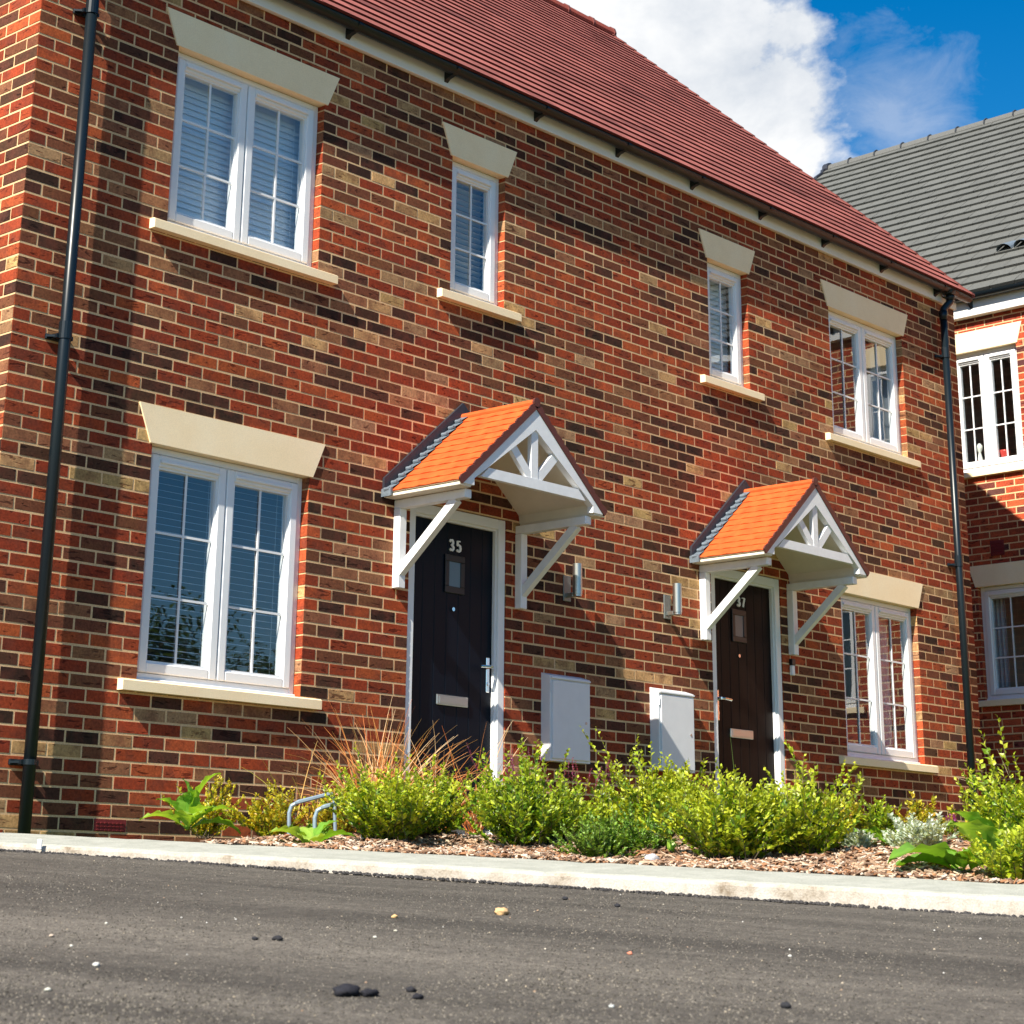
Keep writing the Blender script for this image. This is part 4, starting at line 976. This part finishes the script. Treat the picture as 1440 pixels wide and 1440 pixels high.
shrub(2.10,-3.97,bz(2.10,-3.97),.08,.1,'small silvery plant left of the larger silver one',n=18,ls=.018,pal=[(.42,.50,.40),(.50,.57,.48),(.60,.66,.58),(.34,.42,.32)],seed=24,name='silver_plant',cat='plant',spread=1.1)
shrub(.95,-1.55,bz(.95,-1.55),.10,.12,'tiny green seedlings at the left end of the bark mulch',n=14,ls=.018,pal=GR,seed=25,name='weed',cat='weed',spread=1.2)
pi=math.pi
dockplant(.66,-.95,bz(.66,-.95)+.05,[(-.70,1.12,.42,.13),(2.3,1.38,.34,.10),(-1.7,1.25,.27,.12),(-2.6,1.2,.24,.13),(2.5,.85,.27,.13),(2.7,.35,.27,.15),(-.5,.55,.30,.12),(-1.2,.75,.22,.14),(-.3,.15,.30,.13),(-2.1,.55,.20,.15)],'broad leaved dock with upright bright green leaves near the left downpipe',seed=4)
dockplant(.80,-1.72,bz(.80,-1.72),[(2.6,.5,.26,.17),(-2.4,.4,.20,.13),(-.4,.9,.24,.11),(-.8,.45,.25,.14),(1.5,.8,.2,.11)],'big lobed green leaves in front of the bent metal hoops',seed=5,name='broadleaf_weed')
dockplant(2.22,-3.80,bz(2.22,-3.80)+.04,[(2.5,.35,.24,.15),(-.5,.15,.30,.16),(-1.2,.1,.24,.14)],'broad pale green leaves just right of the largest yellow green shrub',seed=6,name='broadleaf_weed')
dockplant(1.82,-4.66,bz(1.82,-4.66),[(2.75,.30,.42,.21),(2.2,.2,.34,.18),(-2.8,.5,.26,.16),(-1.8,.2,.30,.16),(1.7,.6,.26,.13)],'large flat dock leaves lying over the mulch beside the kerb at the right',seed=7)
dockplant(1.98,-4.72,bz(1.98,-4.72),[(2.5,1.0,.40,.20),(2.9,.75,.40,.19),(1.3,1.1,.34,.16),(-.6,1.0,.36,.16),(-2.0,.8,.34,.17),(-1.0,.6,.3,.15)],'upright dock with wide leaves in front of the tall shrub at the right edge',seed=8)
dockplant(1.60,-3.28,bz(1.60,-3.28),[(2.4,1.3,.13,.03),(-.6,1.1,.10,.03),(.8,1.2,.12,.03)],'small narrow leaved seedling standing beside the grey rock',seed=9,name='seedling')
OG=[(.66,.27,.08),(.72,.42,.18),(.58,.18,.05),(.78,.56,.33),(.50,.26,.08)]
grassclump(1.90,-1.05,bz(1.90,-1.05),.70,.34,340,OG,'clump of dry orange grass arching up between the left window and the left door',31,lean=(.05,0))
grassclump(2.10,-1.18,bz(2.10,-1.18),.66,.20,70,OG,'sparser dry orange grass leaning across the frame of the left door',32,lean=(.30,-.12))
grassclump(2.40,-1.30,bz(2.40,-1.30),.70,.10,40,OG,'thin upright dry grass in front of the left door',33)
grassclump(1.50,-.92,bz(1.5,-.92),.50,.16,26,[(.40,.36,.06),(.5,.3,.08)],'short yellowish grass stalks left of the orange grass',34)
grassclump(1.72,-3.02,bz(1.72,-3.02),.16,.1,60,[(.22,.42,.05),(.30,.50,.06)],'short bright green grass tuft in front of the sprawling shrub',35,cat='grass tuft')
grassclump(2.50,-3.05,bz(2.5,-3.05),.5,.1,9,[(.05,.10,.03),(.10,.16,.04)],'thin dark grass stalks against the right meter box',36,cat='grass tuft')
grassclump(2.25,-4.75,bz(2.25,-4.75),.55,.1,7,[(.55,.42,.28)],'few bare dry stalks beside the right downpipe',37,cat='grass tuft')
flowers(1.72,-2.26,bz(1.72,-2.26),.50,.13,14,(.36,.05,.24),'purple flower spikes below the left meter box',41)
flowers(1.98,-2.45,bz(1.98,-2.45),.42,.2,12,(.42,.07,.20),'short pink purple flower spikes between the two meter boxes',42)
flowers(2.72,-4.12,bz(2.72,-4.12),.13,.05,5,(.42,.08,.34),'tiny purple flowers beside the yellow shrub at the right',43)
# bent grey hoops
def hoop(x,y,label,seed,rz):
    mb=MB(); z=bz(x,y); mb.tube([(-.09,0,-.03),(-.095,0,.13),(-.085,0,.165),(-.05,0,.185),(.10,.02,.225),(.12,.02,.22)],.011,10)
    mb.bar((-.07,-.0,.178),(.12,.02,.232),.05,.010)
    mb.tube([(.11,.02,.225),(.135,.02,.20),(.15,.02,-.03)],.010,10)
    o=mb.build('metal_hoop',M['hoop'],None,smooth=False,loc=(x,y,z)); o.rotation_euler=(0,0,rz); tag(o,label,'hoop')
hoop(1.20,-1.25,'bent grey metal hoop left of the green shrub, nearer the window',1,R_(-40)); hoop(1.00,-1.66,'bent grey metal hoop half hidden by the green shrub under the orange grass',2,R_(-40))

# ================================================================== TREES behind the viewer (seen mirrored in the windows)
def tree(x,y,z,h,r,label,seed):
    rnd=random.Random(seed); o=empty('broadleaf_tree',(x,y,z)); tag(o,label,'tree'); t=MB(); cr=MB(); ends=[]
    def br(p,d,l,rad,lv):
        pts=[p.copy()]; q=p.copy()
        for i in range(5):
            d=(d+Vector((rnd.gauss(0,.12),rnd.gauss(0,.12),.04))).normalized(); q=q+d*l/5; pts.append(q.copy())
        t.tube(pts,[rad*(1-.12*i) for i in range(6)],7,caps=False)
        if lv>=3: ends.append(q); return
        for k in range(4 if lv else 6):
            az=rnd.uniform(0,6.28); nd=(d*.7+Vector((math.cos(az),math.sin(az),rnd.uniform(0,.5)))*.8).normalized(); br(pts[rnd.choice((3,4,5))],nd,l*.62,rad*.5,lv+1)
        ends.append(q)
    br(Vector((0,0,0)),Vector((0,0,1)),h*.42,h*.028,0)
    for e in ends:
        for k in range(60):
            p=e+Vector((rnd.gauss(0,1),rnd.gauss(0,1),rnd.gauss(0,.8)))*r*.14; c=rnd.choice([(.05,.10,.02),(.08,.14,.025),(.035,.07,.015)])
            leaf(cr,p,Vector((rnd.uniform(-1,1),rnd.uniform(-1,1),rnd.uniform(-.6,.4))),Vector((0,0,1)),.24,.15,c)
    t.build('trunk',M['bark'],o); cr.build('crown',M['leaf'],o)
tree(24.5,-31,-2.6,9.0,5,'leafy tree across the road, mirrored in the left sash of the left ground floor window',51)
tree(29.5,-31,-2.6,8.6,5,'leafy tree across the road, mirrored in the right sash of the left ground floor window',52)
tree(36,-34,-2.6,7.0,4,'leafy tree across the road furthest from the left house',53)

# ================================================================== SKY, SUN
sd=Vector((-4.7,-1.0,4.4)).normalized(); el=math.asin(sd.z); az=math.atan2(sd.x,sd.y)
sun=bpy.data.lights.new('sun','SUN'); sun.energy=5.0; sun.angle=R_(.53); sun.color=(1,.93,.80); so=bpy.data.objects.new('sun',sun); COL.objects.link(so); so.rotation_euler=(-sd).to_track_quat('-Z','Y').to_euler(); so.location=(-20,-10,30)
wd=bpy.data.worlds.new('World'); scene.world=wd; wd.use_nodes=True; nt=wd.node_tree; nt.nodes.clear()
out=nt.nodes.new('ShaderNodeOutputWorld'); bg=nt.nodes.new('ShaderNodeBackground'); sky=nt.nodes.new('ShaderNodeTexSky'); sky.sky_type='NISHITA'; sky.sun_disc=False; sky.sun_elevation=el; sky.sun_rotation=az%(2*math.pi)
sky.air_density=1.0; sky.dust_density=.25; sky.ozone_density=2.2; sky.altitude=60
tc=nt.nodes.new('ShaderNodeTexCoord')
def dirv(azd,eld): a,e_=R_(azd),R_(eld); return (math.sin(a)*math.cos(e_),math.cos(a)*math.cos(e_),math.sin(e_))
mp=nt.nodes.new('ShaderNodeMapping'); nt.links.new(tc.outputs['Generated'],mp.inputs[0]); mp.inputs['Scale'].default_value=(1,1,1.5)
n1=tex_noise(nt,11,10,.62,mp.outputs[0],dist=.15); n2=tex_noise(nt,26,7,.65,mp.outputs[0],dist=.4); n3=tex_noise(nt,2.4,6,.55,mp.outputs[0])
def puff(azd,eld,rad):
    d=nt.nodes.new('ShaderNodeVectorMath'); d.operation='DISTANCE'; nt.links.new(tc.outputs['Generated'],d.inputs[0]); d.inputs[1].default_value=dirv(azd,eld)
    return math_(nt,'SUBTRACT',1.0,math_(nt,'DIVIDE',d.outputs['Value'],rad))
cl=None
for p in [(55.2,23.6,.065),(56.6,22.8,.042),(57.0,24.6,.024),(53.0,24.8,.065),(56.2,21.6,.036),(50.5,25.8,.07),(54.6,25.6,.04)]:
    q=puff(*p); cl=q if cl is None else math_(nt,'SMOOTH_MAX',cl,q,.35)
clf=math_(nt,'ADD',cl,math_(nt,'MULTIPLY',math_(nt,'SUBTRACT',n1.outputs[0],.5),2.6))
m1=ramp(nt,[(.02,0.),(.42,1.)],clf)
# thin wisps right of the cloud and elsewhere in the sky
w1=puff(60.0,22.2,.055); wf=math_(nt,'ADD',w1,math_(nt,'MULTIPLY',math_(nt,'SUBTRACT',n2.outputs[0],.5),1.6)); m2=ramp(nt,[(.15,0.),(.95,.34)],wf)
m3=ramp(nt,[(.66,0.),(.80,.6)],n3.outputs[0])
far=puff(56.5,23,.34); m3f=math_(nt,'MULTIPLY',m3.outputs[0],ramp(nt,[(.0,1.),(.25,0.)],far).outputs[0])
msk=math_(nt,'MAXIMUM',math_(nt,'MAXIMUM',m1.outputs[0],m2.outputs[0]),m3f)
shade=ramp(nt,[(.34,(6.6,7.1,7.8)),(.60,(9.7,9.8,9.9))],n1.outputs[0])
sat=nt.nodes.new('ShaderNodeHueSaturation'); sat.inputs['Saturation'].default_value=1.5; sat.inputs['Value'].default_value=1.36; nt.links.new(sky.outputs[0],sat.inputs['Color'])
nt.links.new(mix(nt,msk,sat.outputs[0],shade.outputs[0]),bg.inputs[0]); bg.inputs[1].default_value=.052
nt.links.new(bg.outputs[0],out.inputs[0])

# ================================================================== CAMERA
cam=bpy.data.cameras.new('camera'); co=bpy.data.objects.new('camera',cam); COL.objects.link(co); scene.camera=co
yaw,pitch,roll=0.84111866,0.31773955,0.00900807; loc=Vector((-5.93684685,-9.00556210,-1.16475140))
fw=Vector((math.sin(yaw)*math.cos(pitch),math.cos(yaw)*math.cos(pitch),math.sin(pitch))); rt=Vector((math.cos(yaw),-math.sin(yaw),0)); up=rt.cross(fw)
r2=rt*math.cos(roll)+up*math.sin(roll); u2=-rt*math.sin(roll)+up*math.cos(roll)
mw=Matrix((( r2.x,u2.x,-fw.x,loc.x),(r2.y,u2.y,-fw.y,loc.y),(r2.z,u2.z,-fw.z,loc.z),(0,0,0,1))); co.matrix_world=mw
cam.sensor_width=36; cam.sensor_height=36; cam.sensor_fit='HORIZONTAL'; cam.lens=2763.63/1440*36; cam.shift_y=-.25; cam.shift_x=0; cam.clip_end=2000; cam.clip_start=.05
cam.dof.use_dof=True; cam.dof.focus_distance=12.0; cam.dof.aperture_fstop=10
scene.view_settings.view_transform='Standard'; scene.view_settings.look='None'; scene.view_settings.gamma=1; scene.view_settings.exposure=1.0
